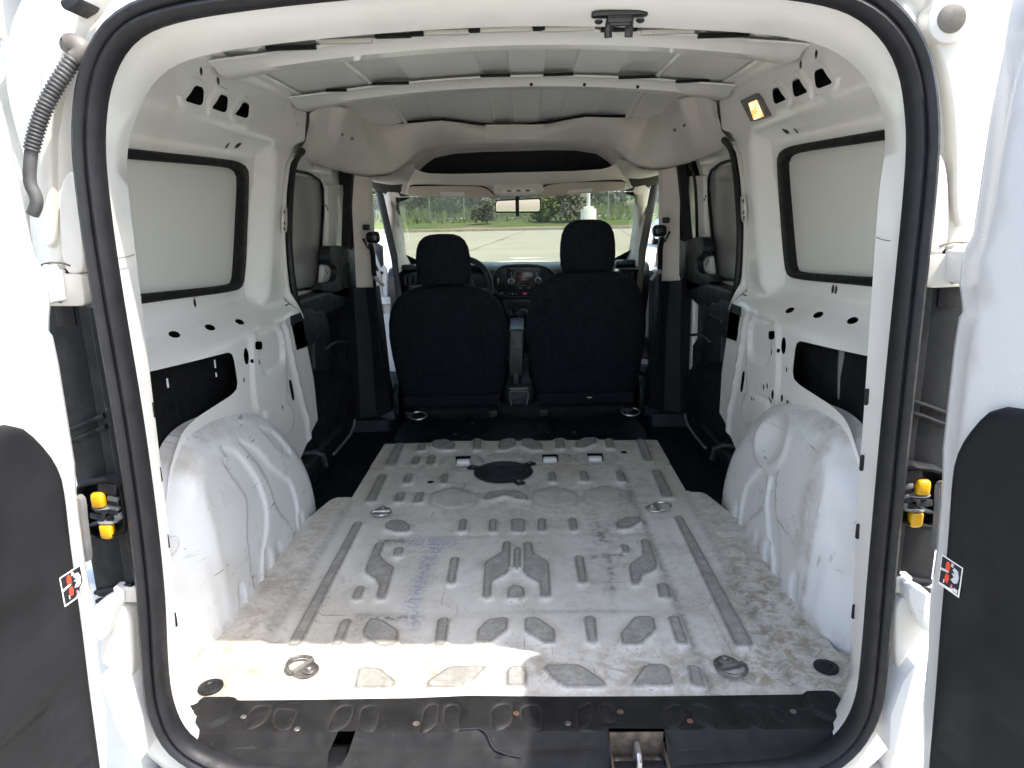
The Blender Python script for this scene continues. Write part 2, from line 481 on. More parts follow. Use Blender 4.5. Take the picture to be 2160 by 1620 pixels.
M['grass'] = grassmat()
M['soil'] = plain('dry_soil', (.34, .25, .17), .95, 0, .25, 2)
M['path'] = plain('pale_gravel_road', (.46, .44, .38), .95, 0, .08, 1)
def leafmat(nm, a, b):
    t = NT(nm); g = t.n('NewGeometry')
    t.col(t.mix(t.ramp(g.outputs['Random Per Island'], 0, 1), a, b)); t.set(Roughness=.75)
    t.b.inputs['Specular IOR Level'].default_value = .2; return t.m
M['leaf'] = leafmat('tree_leaves', (.045, .078, .022), (.12, .175, .055))
M['leaf2'] = leafmat('dark_wood_leaves', (.038, .066, .028), (.10, .145, .062))
M['leaf3'] = leafmat('bush_leaves', (.07, .11, .03), (.16, .19, .075))
M['leaf4'] = leafmat('grey_shrub_leaves', (.10, .11, .075), (.20, .19, .15))
M['weed'] = leafmat('tall_grass', (.10, .16, .03), (.23, .26, .09))
M['bark'] = plain('bark', (.10, .08, .06), .95, 0, .3, 8)
M['galv'] = plain('galvanised_steel', (.42, .44, .46), .45, .5, .1, 6)
M['polepaint'] = plain('white_pole_paint', (.75, .76, .76), .5, 0, .05, 3)
M['carpaint'] = plain('pale_blue_car_paint', (.40, .47, .56), .25, .2, .05, 3)
M['tan'] = plain('tan_lamp_head', (.52, .40, .30), .5, 0, .1, 5)
def struct(name, g, m, kind='structure', **k): return obj(name, g, m, None, kind=kind, **k)
def gridg(x0, x1, y0, y1, nx, ny, zf):
    return loft([[(X, Y, zf(X, Y)) for X in np.linspace(x0, x1, nx)] for Y in np.linspace(y0, y1, ny)])
struct('ground', gridg(-1200, 1200, -1200, 1500, 3, 3, lambda X, Y: GZ - .35), 'grass')
def kerb_y(X): return 50 - .17 * X
lot = loft([[(X, -90, GZ) for X in np.linspace(-130, 130, 27)], [(X, kerb_y(X), GZ) for X in np.linspace(-130, 130, 27)]])
struct('parking_lot', lot, 'concrete', ang=0)
kb = loft([[(X, kerb_y(X) - .0, GZ - .02), (X, kerb_y(X) + .03, GZ + .16), (X, kerb_y(X) + .35, GZ + .17), (X, kerb_y(X) + .40, GZ + .10)] for X in np.linspace(-130, 130, 27)])
struct('kerb', kb, 'kerb')
def bank(X, Y): return GZ + .12 + .55 * float(sst((Y - kerb_y(X)) / 14)) + .05 * math.sin(X * .7) * math.sin(Y * .9)
struct('verge', loft([[(X, kerb_y(X) + d, bank(X, kerb_y(X) + d)) for X in np.linspace(-130, 130, 160)] for d in (.35, 1, 2.0, 3.2)]), 'soil')
struct('grass_bank', loft([[(X, kerb_y(X) + d + .5 * math.sin(X * .8), bank(X, kerb_y(X) + d)) for X in np.linspace(-130, 130, 160)] for d in (3.0, 5, 8, 12, 18, 26, 40, 90, 400)]), 'grass')
struct('gravel_road', loft([[(X, kerb_y(X) + d, bank(X, kerb_y(X) + d) + .06) for X in np.linspace(-130, 130, 60)] for d in (15, 20.5)]), 'path')
# expansion joints of the lot, and a painted line
jg = []
for Y in (4.5, 9, 13.5, 18, 24, 31, 40):
    jg.append(loft([[(X, Y - .02 - .03 * X, GZ + .004) for X in (-60, 60)], [(X, Y + .02 - .03 * X, GZ + .004) for X in (-60, 60)]]))
for k, g in enumerate(jg): struct('lot_joint', g, 'joint' if k % 2 else 'line')
for X in (-16, -9, -2.5, 4, 10.5, 17, 24):
    struct('lot_joint', loft([[(X - .03 + .9 * (Y - 20) * .1, Y, GZ + .005) for Y in (-20, 48)], [(X + .03 + .9 * (Y - 20) * .1, Y, GZ + .005) for Y in (-20, 48)]]), 'joint')

def leaves(blobs, n, size, seed, zflat=.75):
    rg = np.random.default_rng(seed); V = []; Fc = []
    wts = np.array([b[3] ** 3 for b in blobs]); wts /= wts.sum()
    for k in range(n):
        b = blobs[rg.choice(len(blobs), p=wts)]
        d = rg.normal(size=3); d /= np.linalg.norm(d); r = b[3] * (.45 + .6 * rg.random() ** .6)
        c = np.array(b[:3]) + d * r * np.array([1, 1, zflat])
        u = rg.normal(size=3); u /= np.linalg.norm(u); v = np.cross(u, d + .3 * rg.normal(size=3)); v /= (np.linalg.norm(v) + 1e-9)
        s_ = size * (.6 + .8 * rg.random()); o = len(V)
        V += [tuple(c - u * s_), tuple(c + v * s_ * .6), tuple(c + u * s_), tuple(c - v * s_ * .6)]; Fc.append((o, o + 1, o + 2, o + 3))
    return V, Fc
def tree(X, Y, h, r, seed, label, mat='leaf', n=1500, low=.22, group='trees beyond the fence', shrub=False):
    rg = random.Random(seed); z0 = bank(X, Y)
    t = thing('shrub' if shrub else 'tree', label, 'shrub' if shrub else 'tree', (X, Y, z0), group)
    limbs = [(tube([(0, 0, -.2), (.05, 0, h * .3), (.0, .05, h * .75)], [h * .022, h * .017, h * .006], 7))]
    bl = []
    for k in range(11):
        a = rg.random() * 6.28; q = rg.random(); z = h * (low + (1 - low) * (.12 + .78 * q)); rr = r * (.55 if q > .7 else .75) * (.35 + .65 * rg.random())
        c = (rr * math.cos(a), rr * math.sin(a), z); bl.append((*c, r * (.32 + .22 * rg.random())))
        limbs.append(tube([(0, 0, h * (low * .6 + .3 * q)), (c[0] * .5, c[1] * .5, .5 * (z + h * .3)), (c[0] * .9, c[1] * .9, z)], [h * .009, h * .006, h * .003], 5))
    bl.append((0, 0, h * .8, r * .5))
    tr = obj('trunk', limbs[0], 'bark', t, loc=(0, 0, 0))
    for l in limbs[1:]: obj('limb', l, 'bark', tr)
    obj('crown', leaves(bl, n, r * .10, seed), mat, t, ang=0)
    return t
FY = lambda X: kerb_y(X) + 9.0
TREES = [(-12.0, 84, 6.0, 3.0, 'leaf', 'spreading dark green tree above the left side of the driver head restraint'), (-7.2, 70, 4.2, 1.9, 'leaf', 'low bushy tree above the right side of the driver head restraint'), (-13.8, 66, 7, 2.6, 'leaf', 'tree seen through the open driver door gap'),
         (1.9, 72, 5.2, 2.0, 'leaf3', 'light green tree behind the right end of the rear view mirror')]
for i, (X, Y, h, r, m, lb) in enumerate(TREES): tree(X, Y, h, r, 20 + i, lb, m, 1500, .2 if i != 1 else .12)
for i, (X, Y, h, r, m, lb) in enumerate(((-2.9, 56.5, 2.0, 1.2, 'leaf4', 'grey brown shrub left of the rear view mirror'), (2.0, 57, 1.7, 1.4, 'leaf3', 'green shrub below the right end of the rear view mirror'), (3.7, 56.5, 2.2, 1.5, 'leaf4', 'grey tinged shrub between the mirror and the light pole'))):
    tree(X, Y, h, r, 60 + i, lb, m, 1300, .05, 'shrubs along the fence', True)
# far wood: one mass
rg = np.random.default_rng(5); bl = []
for k in range(230):
    X = rg.uniform(-95, 95); bl.append((X, kerb_y(X) + 62 + rg.uniform(0, 10), GZ + rg.uniform(1.5, 9), rg.uniform(1.6, 3.2)))
w_ = struct('far_wood', leaves(bl, 26000, .55, 8, .9), 'leaf2', 'stuff', ang=0, label='dark wood beyond the meadow')
w_['category'] = 'wood'
V, Fc = [], []
for k in range(9000):
    X = rg.uniform(-70, 70); d = 8 + 52 * rg.random() ** 1.3
    if 14.5 < d < 21: continue
    Y = kerb_y(X) + d; z = bank(X, Y); hgt = rg.uniform(.25, .6) if d < 14 else rg.uniform(.6, 1.5); o = len(V); dx = rg.uniform(-.25, .25); w0 = .10
    V += [(X - w0, Y, z), (X + w0, Y, z), (X + dx, Y + rg.uniform(-.2, .2), z + hgt)]; Fc.append((o, o + 1, o + 2))
g_ = struct('tall_grass', (V, Fc), 'weed', 'stuff', ang=0, label='tall grass of the meadow and verge'); g_['category'] = 'grass'
# chain-link fence
FN = thing('chain_link_fence', 'galvanised chain link fence along the far edge of the lot', 'fence', (0, FY(0), bank(0, FY(0))))
FO = Vector((0, FY(0), bank(0, FY(0))))
for X in np.arange(-31.5, 36, 2.95):
    obj('fence_post', shift(tube([(X, FY(X), bank(X, FY(X)) - .2), (X, FY(X), bank(X, FY(X)) + 2.5)], .045, 7), -FO), 'galv', FN)
mesh_m = NT('chain_link'); tr_ = mesh_m.n('BsdfTransparent'); mxs = mesh_m.n('MixShader')
wv = mesh_m.n('TexWave', wave_type='BANDS', bands_direction='X'); wv.inputs['Scale'].default_value = 3.5; mesh_m.l(mesh_m.mapv((1, 1, 1), (0, R(45), 0)), wv.inputs['Vector'])
wv2 = mesh_m.n('TexWave', wave_type='BANDS', bands_direction='X'); wv2.inputs['Scale'].default_value = 3.5; mesh_m.l(mesh_m.mapv((1, 1, 1), (0, R(-45), 0)), wv2.inputs['Vector'])
mk = mesh_m.mx(mesh_m.ramp(wv.outputs['Fac'], .86, .95), mesh_m.ramp(wv2.outputs['Fac'], .86, .95))
mesh_m.l(mesh_m.mul(mk, .7), mxs.inputs[0]); mesh_m.l(tr_.outputs[0], mxs.inputs[1]); mesh_m.l(mesh_m.b.outputs[0], mxs.inputs[2]); mesh_m.l(mxs.outputs[0], mesh_m.out.inputs[0]); mesh_m.col((.38, .40, .42)); mesh_m.set(Roughness=.5)
M['link'] = mesh_m.m
obj('wire_mesh', shift(loft([[(X, FY(X) - .05, bank(X, FY(X)) + .03) for X in np.linspace(-32, 36, 40)], [(X, FY(X) - .05, bank(X, FY(X)) + 2.35) for X in np.linspace(-32, 36, 40)]]), -FO), 'link', FN, ang=0)
obj('top_rail', shift(tube([(X, FY(X), bank(X, FY(X)) + 2.42) for X in np.linspace(-32, 36, 40)], .03, 6), -FO), 'galv', FN)
# light pole on its white concrete drum
LPX, LPY = 3.05, 33.0
LT = thing('light_pole', 'white light pole on a round white concrete base', 'light pole', (LPX, LPY, GZ))
obj('base', lathe([(.37, -.1), (.37, 1.36), (.35, 1.40), (.01, 1.40)], (0, 0, 0), 'Z', 28), 'polepaint', LT)
obj('base_plate', box((0, 0, 1.46), (.48, .48, .12), .02), 'polepaint', LT)
obj('pole', tube([(0, 0, 1.45), (0, 0, 8.5)], [.088, .07], 12), 'polepaint', LT)
obj('lamp_head', box((0, -.5, 8.55), (.35, .8, .14), .05), 'grey_plastic', LT)
# tan lamp head on an arm, above the left rear corner of the van
SX = thing('street_lamp', 'street lamp with tan head and pale arm against the sky at top left', 'street lamp', (-8.2, 11.0, GZ))
obj('mast', tube([(-.02, 0, 0), (-.02, 0, 4.26)], .045, 10), 'galv', SX)
obj('arm', tube([(-.02, 0, 4.285), (.30, 0, 4.31), (.9, 0, 4.32)], .032, 8), 'polepaint', SX)
obj('head', box((-.10, 0, 4.335), (.32, .3, .12), .03), 'tan', SX)
# parked car glimpsed through the passenger window
CR_ = thing('parked_car', 'pale blue car parked across the lot, glimpsed through the passenger window', 'car', (5.95, 26.0, GZ)); CR_.rotation_euler.z = R(90)
def csec(x_, w_, zs_): return [(x_, -w_, zs_[0]), (x_, -w_ * 1.02, zs_[1]), (x_, -w_ * .86, zs_[2]), (x_, w_ * .86, zs_[2]), (x_, w_ * 1.02, zs_[1]), (x_, w_, zs_[0])]
obj('body', loft([csec(x_, w_, z_) for x_, w_, z_ in ((-2.15, .62, (.35, .55, .70)), (-2.0, .82, (.28, .65, .88)), (-1.0, .88, (.25, .78, .95)), (1.2, .88, (.25, .80, .98)), (1.9, .82, (.28, .78, .95)), (2.1, .70, (.35, .65, .80)))], True, True), 'carpaint', CR_)
obj('cabin', loft([csec(x_, w_, z_) for x_, w_, z_ in ((-1.1, .76, (.92, .94, .96)), (-.4, .74, (.93, 1.25, 1.40)), (.7, .74, (.95, 1.28, 1.46)), (1.5, .76, (.95, .97, .99)))], True, True), 'plastic_gloss', CR_)
obj('roof_panel', loft([csec(x_, w_, z_) for x_, w_, z_ in ((-.4, .64, (1.40, 1.42, 1.44)), (.7, .64, (1.46, 1.48, 1.50)))], True, True), 'carpaint', CR_)
for sx in (-1.3, 1.3):
    for sy in (-1, 1):
        wh = obj('wheel', lathe([(.15, -.1), (.31, -.1), (.33, 0), (.31, .1), (.15, .1)], (sx, sy * .80, .32), 'Y', 20), 'rubber', CR_)
        obj('hub_cap', lathe([(.18, -.11), (.12, -.115), (.01, -.115)] if sy < 0 else [(.18, .11), (.12, .115), (.01, .115)], (sx, sy * .80, .32), 'Y', 16), 'silver', wh)
# ================================================================ load floor
def P2(*a): return [q for x in a for q in x]
EMB = [   # raised pressings of the floor: outline on the floor in metres
[(-0.4806,1.5052),(-0.4543,1.5038),(-0.4488,1.2671),(-0.4753,1.2683)], [(-0.3902,1.4924),(-0.3704,1.4994),(-0.3623,1.4208),(-0.3852,1.422)],
[(-0.3368,1.5432),(-0.3013,1.5563),(-0.253,1.4932),(-0.2496,1.4304),(-0.2945,1.425),(-0.3325,1.4656)], [(-0.1764,1.5462),(-0.1526,1.5449),(-0.1479,1.4221),(-0.1707,1.4233)],
[(-0.073,1.5208),(-0.0319,1.5517),(-0.0148,1.5292),(-0.0175,1.4571),(-0.0496,1.4171),(-0.0773,1.4185)],
[(0.0134,1.5359),(0.0475,1.5424),(0.0828,1.4835),(0.0888,1.4131),(0.0512,1.412),(0.0136,1.4633)], [(0.1476,1.5569),(0.1754,1.5554),(0.1732,1.421),(0.1452,1.4224)],
[(0.227,1.4918),(0.2705,1.5502),(0.3044,1.5483),(0.2977,1.4801),(0.2441,1.4173),(0.2199,1.4293)], [(0.3428,1.5181),(0.3634,1.517),(0.3586,1.4145),(0.336,1.4126)],
[(0.4615,1.5003),(0.487,1.4989),(0.4805,1.271),(0.4541,1.2682)],
[(-0.3868,1.348),(-0.3676,1.3514),(-0.3658,1.2714),(-0.385,1.2723)], [(-0.3338,1.357),(-0.3118,1.3589),(-0.308,1.2687),(-0.3297,1.2697)],
[(-0.4836,1.177),(-0.4603,1.176),(-0.4548,0.9457),(-0.4802,0.9466)], [(-0.3893,1.1792),(-0.3712,1.1822),(-0.3677,1.1008),(-0.3876,1.0992)],
[(-0.2617,1.1735),(-0.2459,1.1766),(-0.2419,1.0954),(-0.2596,1.0938)],
[(0.1102,1.1734),(0.1248,1.1727),(0.1258,1.0893),(0.1064,1.0901)], [(0.2156,1.1776),(0.2338,1.1767),(0.2376,1.0905),(0.2134,1.0915)], [(0.3426,1.1782),(0.3594,1.1774),(0.3607,1.0888),(0.3362,1.0863)],
[(0.4667,1.179),(0.4893,1.1779),(0.4858,0.946),(0.4581,0.9418)],
[(-0.3907,1.0132),(-0.3695,1.0157),(-0.3677,0.9402),(-0.3888,0.941)], [(-0.3277,1.0107),(-0.3087,1.0132),(-0.3062,0.9348),(-0.3289,0.9325)],
[(-0.1087,0.9563),(-0.0925,0.9984),(-0.05,1.0166),(-0.0035,1.0067),(0.0242,0.9665),(0.0301,0.9396),(-0.006,0.9523),(-0.0413,0.9807),(-0.0711,0.9625),(-0.0988,0.9408)],
[(-0.384,0.7708),(-0.3766,0.794),(-0.3476,0.7967),(-0.3159,0.7578),(-0.3123,0.7228),(-0.3459,0.7197),(-0.377,0.744)],
[(-0.1671,0.796),(-0.1527,0.7973),(-0.1511,0.7201),(-0.1663,0.7206)], [(-0.079,0.7929),(-0.0634,0.7942),(-0.0624,0.7172),(-0.0775,0.7177)],
[(-0.0143,0.7944),(0.0149,0.7961),(0.0208,0.7732),(0.0188,0.7146),(-0.0131,0.7156)], [(0.0656,0.7971),(0.0804,0.7966),(0.0797,0.7186),(0.062,0.7174)], [(0.1559,0.7958),(0.1706,0.7953),(0.1708,0.7181),(0.1539,0.7178)],
[(0.2899,0.7568),(0.3195,0.7919),(0.3603,0.7932),(0.3561,0.7662),(0.3194,0.7235),(0.2888,0.7185)],
[(-0.3871,0.6508),(-0.3689,0.6518),(-0.3687,0.5771),(-0.3499,0.5438),(-0.318,0.5112),(-0.3168,0.4672),(-0.3134,0.3631),(-0.3293,0.3634),(-0.3324,0.4194),(-0.347,0.4516),(-0.3815,0.489),(-0.3865,0.52)],
[(-0.3299,0.6176),(-0.3124,0.621),(-0.3083,0.5754),(-0.3258,0.5744)], [(-0.3889,0.4176),(-0.3725,0.4172),(-0.3716,0.3626),(-0.3872,0.3618)], [(-0.1695,0.5604),(-0.1538,0.56),(-0.1534,0.4294),(-0.1681,0.4298)],
[(-0.0342,0.6479),(-0.0197,0.649),(-0.0194,0.4963),(-0.0295,0.4697),(-0.0581,0.441),(-0.0633,0.4252),(-0.0615,0.3601),(-0.0749,0.3604),(-0.079,0.5291),(-0.0547,0.5644),(-0.0362,0.5899)],
[(-0.0163,0.3584),(-0.0159,0.3927),(-0.0081,0.4102),(0.0092,0.4098),(0.0173,0.3919),(0.0184,0.3576)],
[(-0.0044,0.6141),(0.0082,0.6137),(0.0095,0.4989),(-0.004,0.4993)],
[(0.0232,0.6461),(0.037,0.6473),(0.0417,0.5801),(0.0772,0.5354),(0.0815,0.5107),(0.0802,0.3597),(0.0625,0.359),(0.0609,0.4253),(0.0288,0.4615),(0.0206,0.485)],
[(0.1558,0.5584),(0.173,0.5579),(0.172,0.4244),(0.1574,0.4229)],
[(0.3447,0.6481),(0.359,0.6477),(0.3584,0.582),(0.3577,0.5101),(0.3478,0.483),(0.3101,0.4542),(0.2975,0.415),(0.2848,0.4153),(0.2904,0.4981),(0.2979,0.5152),(0.3351,0.5569)],
[(0.2848,0.6185),(0.2989,0.618),(0.2981,0.5823),(0.2864,0.5789)], [(0.3448,0.4119),(0.3638,0.4114),(0.3623,0.3531),(0.3401,0.3525)],
[(-0.4797,0.7895),(-0.4612,0.7889),(-0.4583,0.1754),(-0.4808,0.1758)], [(0.4647,0.793),(0.4813,0.7925),(0.495,0.1628),(0.4619,0.1635)],
[(-0.3887,0.2715),(-0.3723,0.2732),(-0.3704,0.1767),(-0.3859,0.1752)], [(-0.3288,0.2703),(-0.3049,0.2718),(-0.2591,0.2272),(-0.2527,0.1904),(-0.2589,0.1717),(-0.2852,0.1722),(-0.3274,0.213),(-0.3304,0.2349)],
[(-0.1709,0.2716),(-0.1507,0.2732),(-0.1488,0.1708),(-0.1663,0.1711)], [(-0.0592,0.2614),(-0.0191,0.2724),(-0.0198,0.2255),(-0.0552,0.1779),(-0.0777,0.1742),(-0.079,0.2236)],
[(0.0248,0.2662),(0.0465,0.2692),(0.0838,0.2208),(0.0828,0.1777),(0.0635,0.1781),(0.0247,0.2206)], [(0.1565,0.2704),(0.1763,0.2721),(0.1715,0.1761),(0.1579,0.1763)],
[(0.23,0.2048),(0.2697,0.268),(0.3051,0.2694),(0.3038,0.223),(0.2623,0.1713),(0.2288,0.1688)], [(0.3442,0.27),(0.362,0.271),(0.3605,0.1726),(0.3431,0.1716)],
[(-0.3101,0.0961),(-0.2734,0.0955),(-0.2337,0.054),(-0.2309,0.0382),(-0.3048,0.0369)], [(-0.1275,0.0974),(-0.0556,0.0972),(-0.0841,0.0468),(-0.1053,0.0339),(-0.1661,0.0373),(-0.1649,0.0529)],
[(-0.0114,0.0382),(-0.0107,0.0836),(-0.0021,0.0963),(0.0155,0.0943),(0.0225,0.0776),(0.0217,0.0377)],
[(0.0612,0.0964),(0.128,0.0981),(0.1753,0.0432),(0.172,0.0344),(0.0999,0.0355),(0.0773,0.0594)], [(0.2643,0.0958),(0.3026,0.0952),(0.3039,0.0376),(0.2276,0.0362)], [(0.3477,0.0944),(0.3644,0.0913),(0.3616,0.0341),(0.3426,0.0344)],
]
LOW = [   # broad shallow pressings
[(-0.2659,1.3592),(-0.1561,1.3642),(-0.1347,1.3017),(-0.1416,1.2723),(-0.1949,1.2313),(-0.2608,1.2778),(-0.2751,1.3134)], [(-0.1029,1.3669),(-0.0608,1.386),(0.0018,1.3775),(0.0161,1.3402),(0.0074,1.315),(-0.0936,1.3148),(-0.105,1.3358)],
[(0.0604,1.3641),(0.1789,1.3635),(0.1828,1.3116),(0.1123,1.2315),(0.0558,1.2926)], [(0.2272,1.3716),(0.3468,1.3656),(0.3566,1.3032),(0.2835,1.2283),(0.2162,1.2949)],
[(-0.2729,1.019),(-0.2167,1.0643),(-0.1423,1.0049),(-0.1407,0.92),(-0.2057,0.8871),(-0.2682,0.9299)],
[(0.0574,1.0191),(0.1233,1.0526),(0.183,1.0029),(0.1799,0.9284),(0.1145,0.8952),(0.0519,0.9353)], [(0.2242,1.0123),(0.2888,1.0549),(0.3516,1.0072),(0.3473,0.9323),(0.2788,0.8921),(0.2153,0.9322)],
]
SQ = [[(-0.2364,1.3661),(-0.1796,1.3685),(-0.1736,1.2623),(-0.2248,1.2598)], [(0.0871,1.3712),(0.1457,1.3736),(0.1445,1.2718),(0.088,1.2696)], [(0.2557,1.3734),(0.3126,1.3758),(0.3086,1.2739),(0.2521,1.2717)]]
HOLES = [rnd(s, .006, 3) for s in SQ]
CUP = (-.052, 1.195, .100)      # centre and radius of the round black cup
HOLES += [ell(CUP[0], CUP[1], CUP[2] - .006, CUP[2] - .006, 36)]
_dh = [(-0.3001,1.1254),(0.395,1.3824)]
HOLES += [ell(_dh[0][0], _dh[0][1], .012, .012, 10), ell(_dh[1][0], _dh[1][1], .012, .014, 10)]
outl = [(-.655, .13), (-.72, .12), (-.72, -.01), (.72, -.01), (.72, .12), (.655, .13), (.655, .80), (.628, .83), (.598, .95), (.588, .972), (.545, .978), (.543, 1.520), (.36, 1.522), (.345, 1.534), (-.27, 1.548), (-.335, 1.530), (-.535, 1.530), (-.540, .976), (-.588, .974), (-.600, .95), (-.628, .83), (-.655, .80)]
tops = [ccw(step(rnd(ccw(e), .0045, 2), .010)) for e in EMB]
lows = [ccw(step(rnd(ccw(e), .012, 3), .016)) for e in LOW]
WS = .014
loops = []
for t_ in tops: loops += [t_, offs(t_, WS), offs(t_, WS * .5), offs(t_, -.0035)]
for t_ in lows: loops += [t_, offs(t_, .008)]
def clean(ls):
    return ls
P, T = sheet(outl, HOLES, clean(loops), .016)
n = len(P); h = np.zeros(n); worn = np.zeros(n); edge = np.zeros(n)
for t_ in tops:
    d = sdf_near(P, t_, .05)
    hh = .0110 * sst((WS - d) / WS); h = np.maximum(h, hh)
    worn = np.maximum(worn, sst((.002 - d) / .003))
    edge = np.maximum(edge, np.where(np.abs(d) < .0016, 1., 0))
for t_ in lows:
    d = sdf_near(P, t_, .05)
    h = np.maximum(h, .0035 * sst((.008 - d) / .008)); edge = np.maximum(edge, np.where(np.abs(d - .008) < .002, .5, 0))
    worn = np.maximum(worn, .35 * sst((.003 - d) / .004))
x, y = P[:, 0], P[:, 1]
side = sst((np.abs(x) - .532) / .014) * (y < .99)
h += .010 * side
h += .0035 * sst((y - 1.262) / .006)
h -= .003 * np.exp(-((x - (.372 - .01 * (y - .6))) / .004) ** 2) * (y < 1.26)
edge = np.maximum(edge, .75 * np.exp(-((x - (.372 - .01 * (y - .6))) / .008) ** 2) * (y < 1.26))
for yl, am in ((.302, .45), (.700, .35), (1.02, .25)): edge = np.maximum(edge, am * np.exp(-((y - yl - .004 * np.sin(x * 11)) / .007) ** 2) * (np.abs(x) < .37))
edge = np.maximum(edge, .6 * np.exp(-((y - 1.262) / .008) ** 2))
edge = np.maximum(edge, .5 * np.exp(-((np.abs(x) - .536) / .010) ** 2) * (y < .98))
h += .0012 * np.sin(x * 9 + 1) * np.sin(y * 7)
stain = np.exp(-((np.abs(x) - .585) / .05) ** 2) * .6 * (y < 1.0) + .8 * np.exp(-(((x - .56) / .12) ** 2 + ((y - .3) / .25) ** 2)) + .45 * np.exp(-(((x - .05) / .3) ** 2 + ((y - 1.0) / .35) ** 2)) + .75 * np.exp(-((y - .09) / .09) ** 2) + .35 * np.exp(-((y - 1.27) / .05) ** 2)
def seg(a, b, wd):
    a, b = np.array(a), np.array(b); e = b - a; q = P - a; t = np.clip((q @ e) / (e @ e), 0, 1)
    return np.exp(-(np.hypot(*(q - t[:, None] * e).T) / wd) ** 2)
_s = [(-0.2919,0.6663),(-0.2119,0.6639),(-0.2326,0.5678),(-0.242,0.4564),(-0.244,0.3674),(-0.2242,0.2579),(-0.3615,0.6831),(-0.4021,0.6844),(-0.2055,0.6073),(-0.1509,0.6476)]
smear = np.clip(seg(_s[0], _s[1], .028) + seg(_s[1], _s[2], .022) + seg(_s[2], _s[3], .018) + seg(_s[3], _s[4], .018) + .8 * seg(_s[4], _s[5], .02) + .7 * seg(_s[1], _s[9], .02), 0, 1)
_k = [(-0.3806,0.6778),(-0.3062,0.6726),(-0.3558,0.2987),(-0.223,0.2862),(0.2014,0.5686),(0.2904,0.5793),(0.2435,0.5543),(0.2348,0.4103),(0.2254,0.3058),(0.2155,0.8735),(0.2367,0.6644),(0.4139,1.1209)]
scuff = np.clip(seg(_k[0], _k[1], .012) + .9 * seg(_k[2], _k[3], .010) + .8 * seg(_k[4], _k[5], .012) + .8 * seg(_k[6], _k[7], .007) + .4 * seg(_k[7], _k[8], .006) + .45 * seg(_k[9], _k[10], .02) + .3 * seg(_k[10], _k[11], .03), 0, 1)
FLOOR = obj('load_floor', (np.c_[P, h], T), 'floor', ang=0, attrs=dict(worn=worn, edge=np.clip(edge, 0, 1), stain=np.clip(stain, 0, 1), smear=smear, scuff=scuff), label='scratched white pressed steel load floor')
FLOOR.data.polygons.foreach_set('use_smooth', [True] * len(FLOOR.data.polygons))
# weld nuts seen through the square openings
for i, s in enumerate(SQ):
    cx, cy = np.mean(s, 0)
    g = join(box((cx, cy + .014, -.004), (.053, .034, .016), .006), box((cx, cy - .008, -.010), (.056, .010, .010), .003))
    obj('seat_bracket', g, 'white', FLOOR)
    obj('bracket_base', box((cx, cy - .01, -.034), (.075, .085, .006), .001), 'rustmetal' if i == 0 else 'white_warm', FLOOR)
# black round cup with two bolted lugs
r = CUP[2]
g = lathe([(r, .002), (r + .004, .006), (r - .004, .010), (r - .014, .010), (r - .020, .004), (r - .026, -.004), (r - .045, -.012), (.05, -.020), (.028, -.020), (.022, -.012), (.001, -.009)], (CUP[0], CUP[1], 0), 'Z', 44)
cupo = obj('round_cup', g, 'plastic', FLOOR)
for a in (R(38), R(158), R(-62)):
    lx, ly = CUP[0] + (r + .012) * math.cos(a), CUP[1] + (r + .012) * math.sin(a)
    obj('lug', rotz(box((lx, ly, .006), (.05, .032, .006), .003), a, (lx, ly, 0)), 'plastic', FLOOR)
    obj('bolt', lathe([(.007, 0), (.007, .006), (.004, .008)], (lx + .006 * math.cos(a), ly + .006 * math.sin(a), .008), 'Z', 10), 'steel_dark', FLOOR)
# tie-down rings
def dring(cx, cy, a, s=1.0):
    base = [(-.016, -.040), (.016, -.040), (.030, -.026), (.034, -.004), (.034, .004), (-.034, .004), (-.034, -.004), (-.030, -.026)]
    g = join(prism(rnd(base, .01, 3), 'XY', .000, .006, .003), lathe([(.017, 0), (.019, .003), (.014, .006)], (0, -.020, .006), 'Z', 16), lathe([(.009, 0), (.009, .006), (.006, .009)], (0, -.020, .010), 'Z', 8),
             tube([(-.034, .006, .009), (.034, .006, .009)], .0065, 8))
    ring = [(.037 * math.cos(t), .008 + .045 * math.sin(t), .009 + .004 * math.sin(t)) for t in np.linspace(0, math.pi, 18)]
    g2 = tube([(-.034, .006, .009)] + ring[::-1][1:-1] + [(.034, .006, .009)], .0048, 8)
    m = Matrix.Translation((cx, cy, .002)) @ Matrix.Rotation(a, 4, 'Z') @ Matrix.Scale(s, 4)
    o = obj('tie_down_plate', xf(g, m), 'steel_dark' if cy < .5 else 'steel', FLOOR)
    o2 = obj('tie_down_ring', xf(g2, m), 'steel_dark' if cy < .5 else 'steel', FLOOR)
dring(-.425, .102, R(55), .74); dring(.428, .096, R(-165), .78); dring(-.417, .868, R(-178), .80); dring(.425, .868, R(-80), .80)
for px in ((-.587, .036), (.612, .078)):
    obj('drain_plug', lathe([(.0235, 0), (.0235, .003), (.019, .0055), (.010, .0055), (.008, .0035), (.001, .0035)], (px[0], px[1], .0125), 'Z', 24), 'rubber', FLOOR)

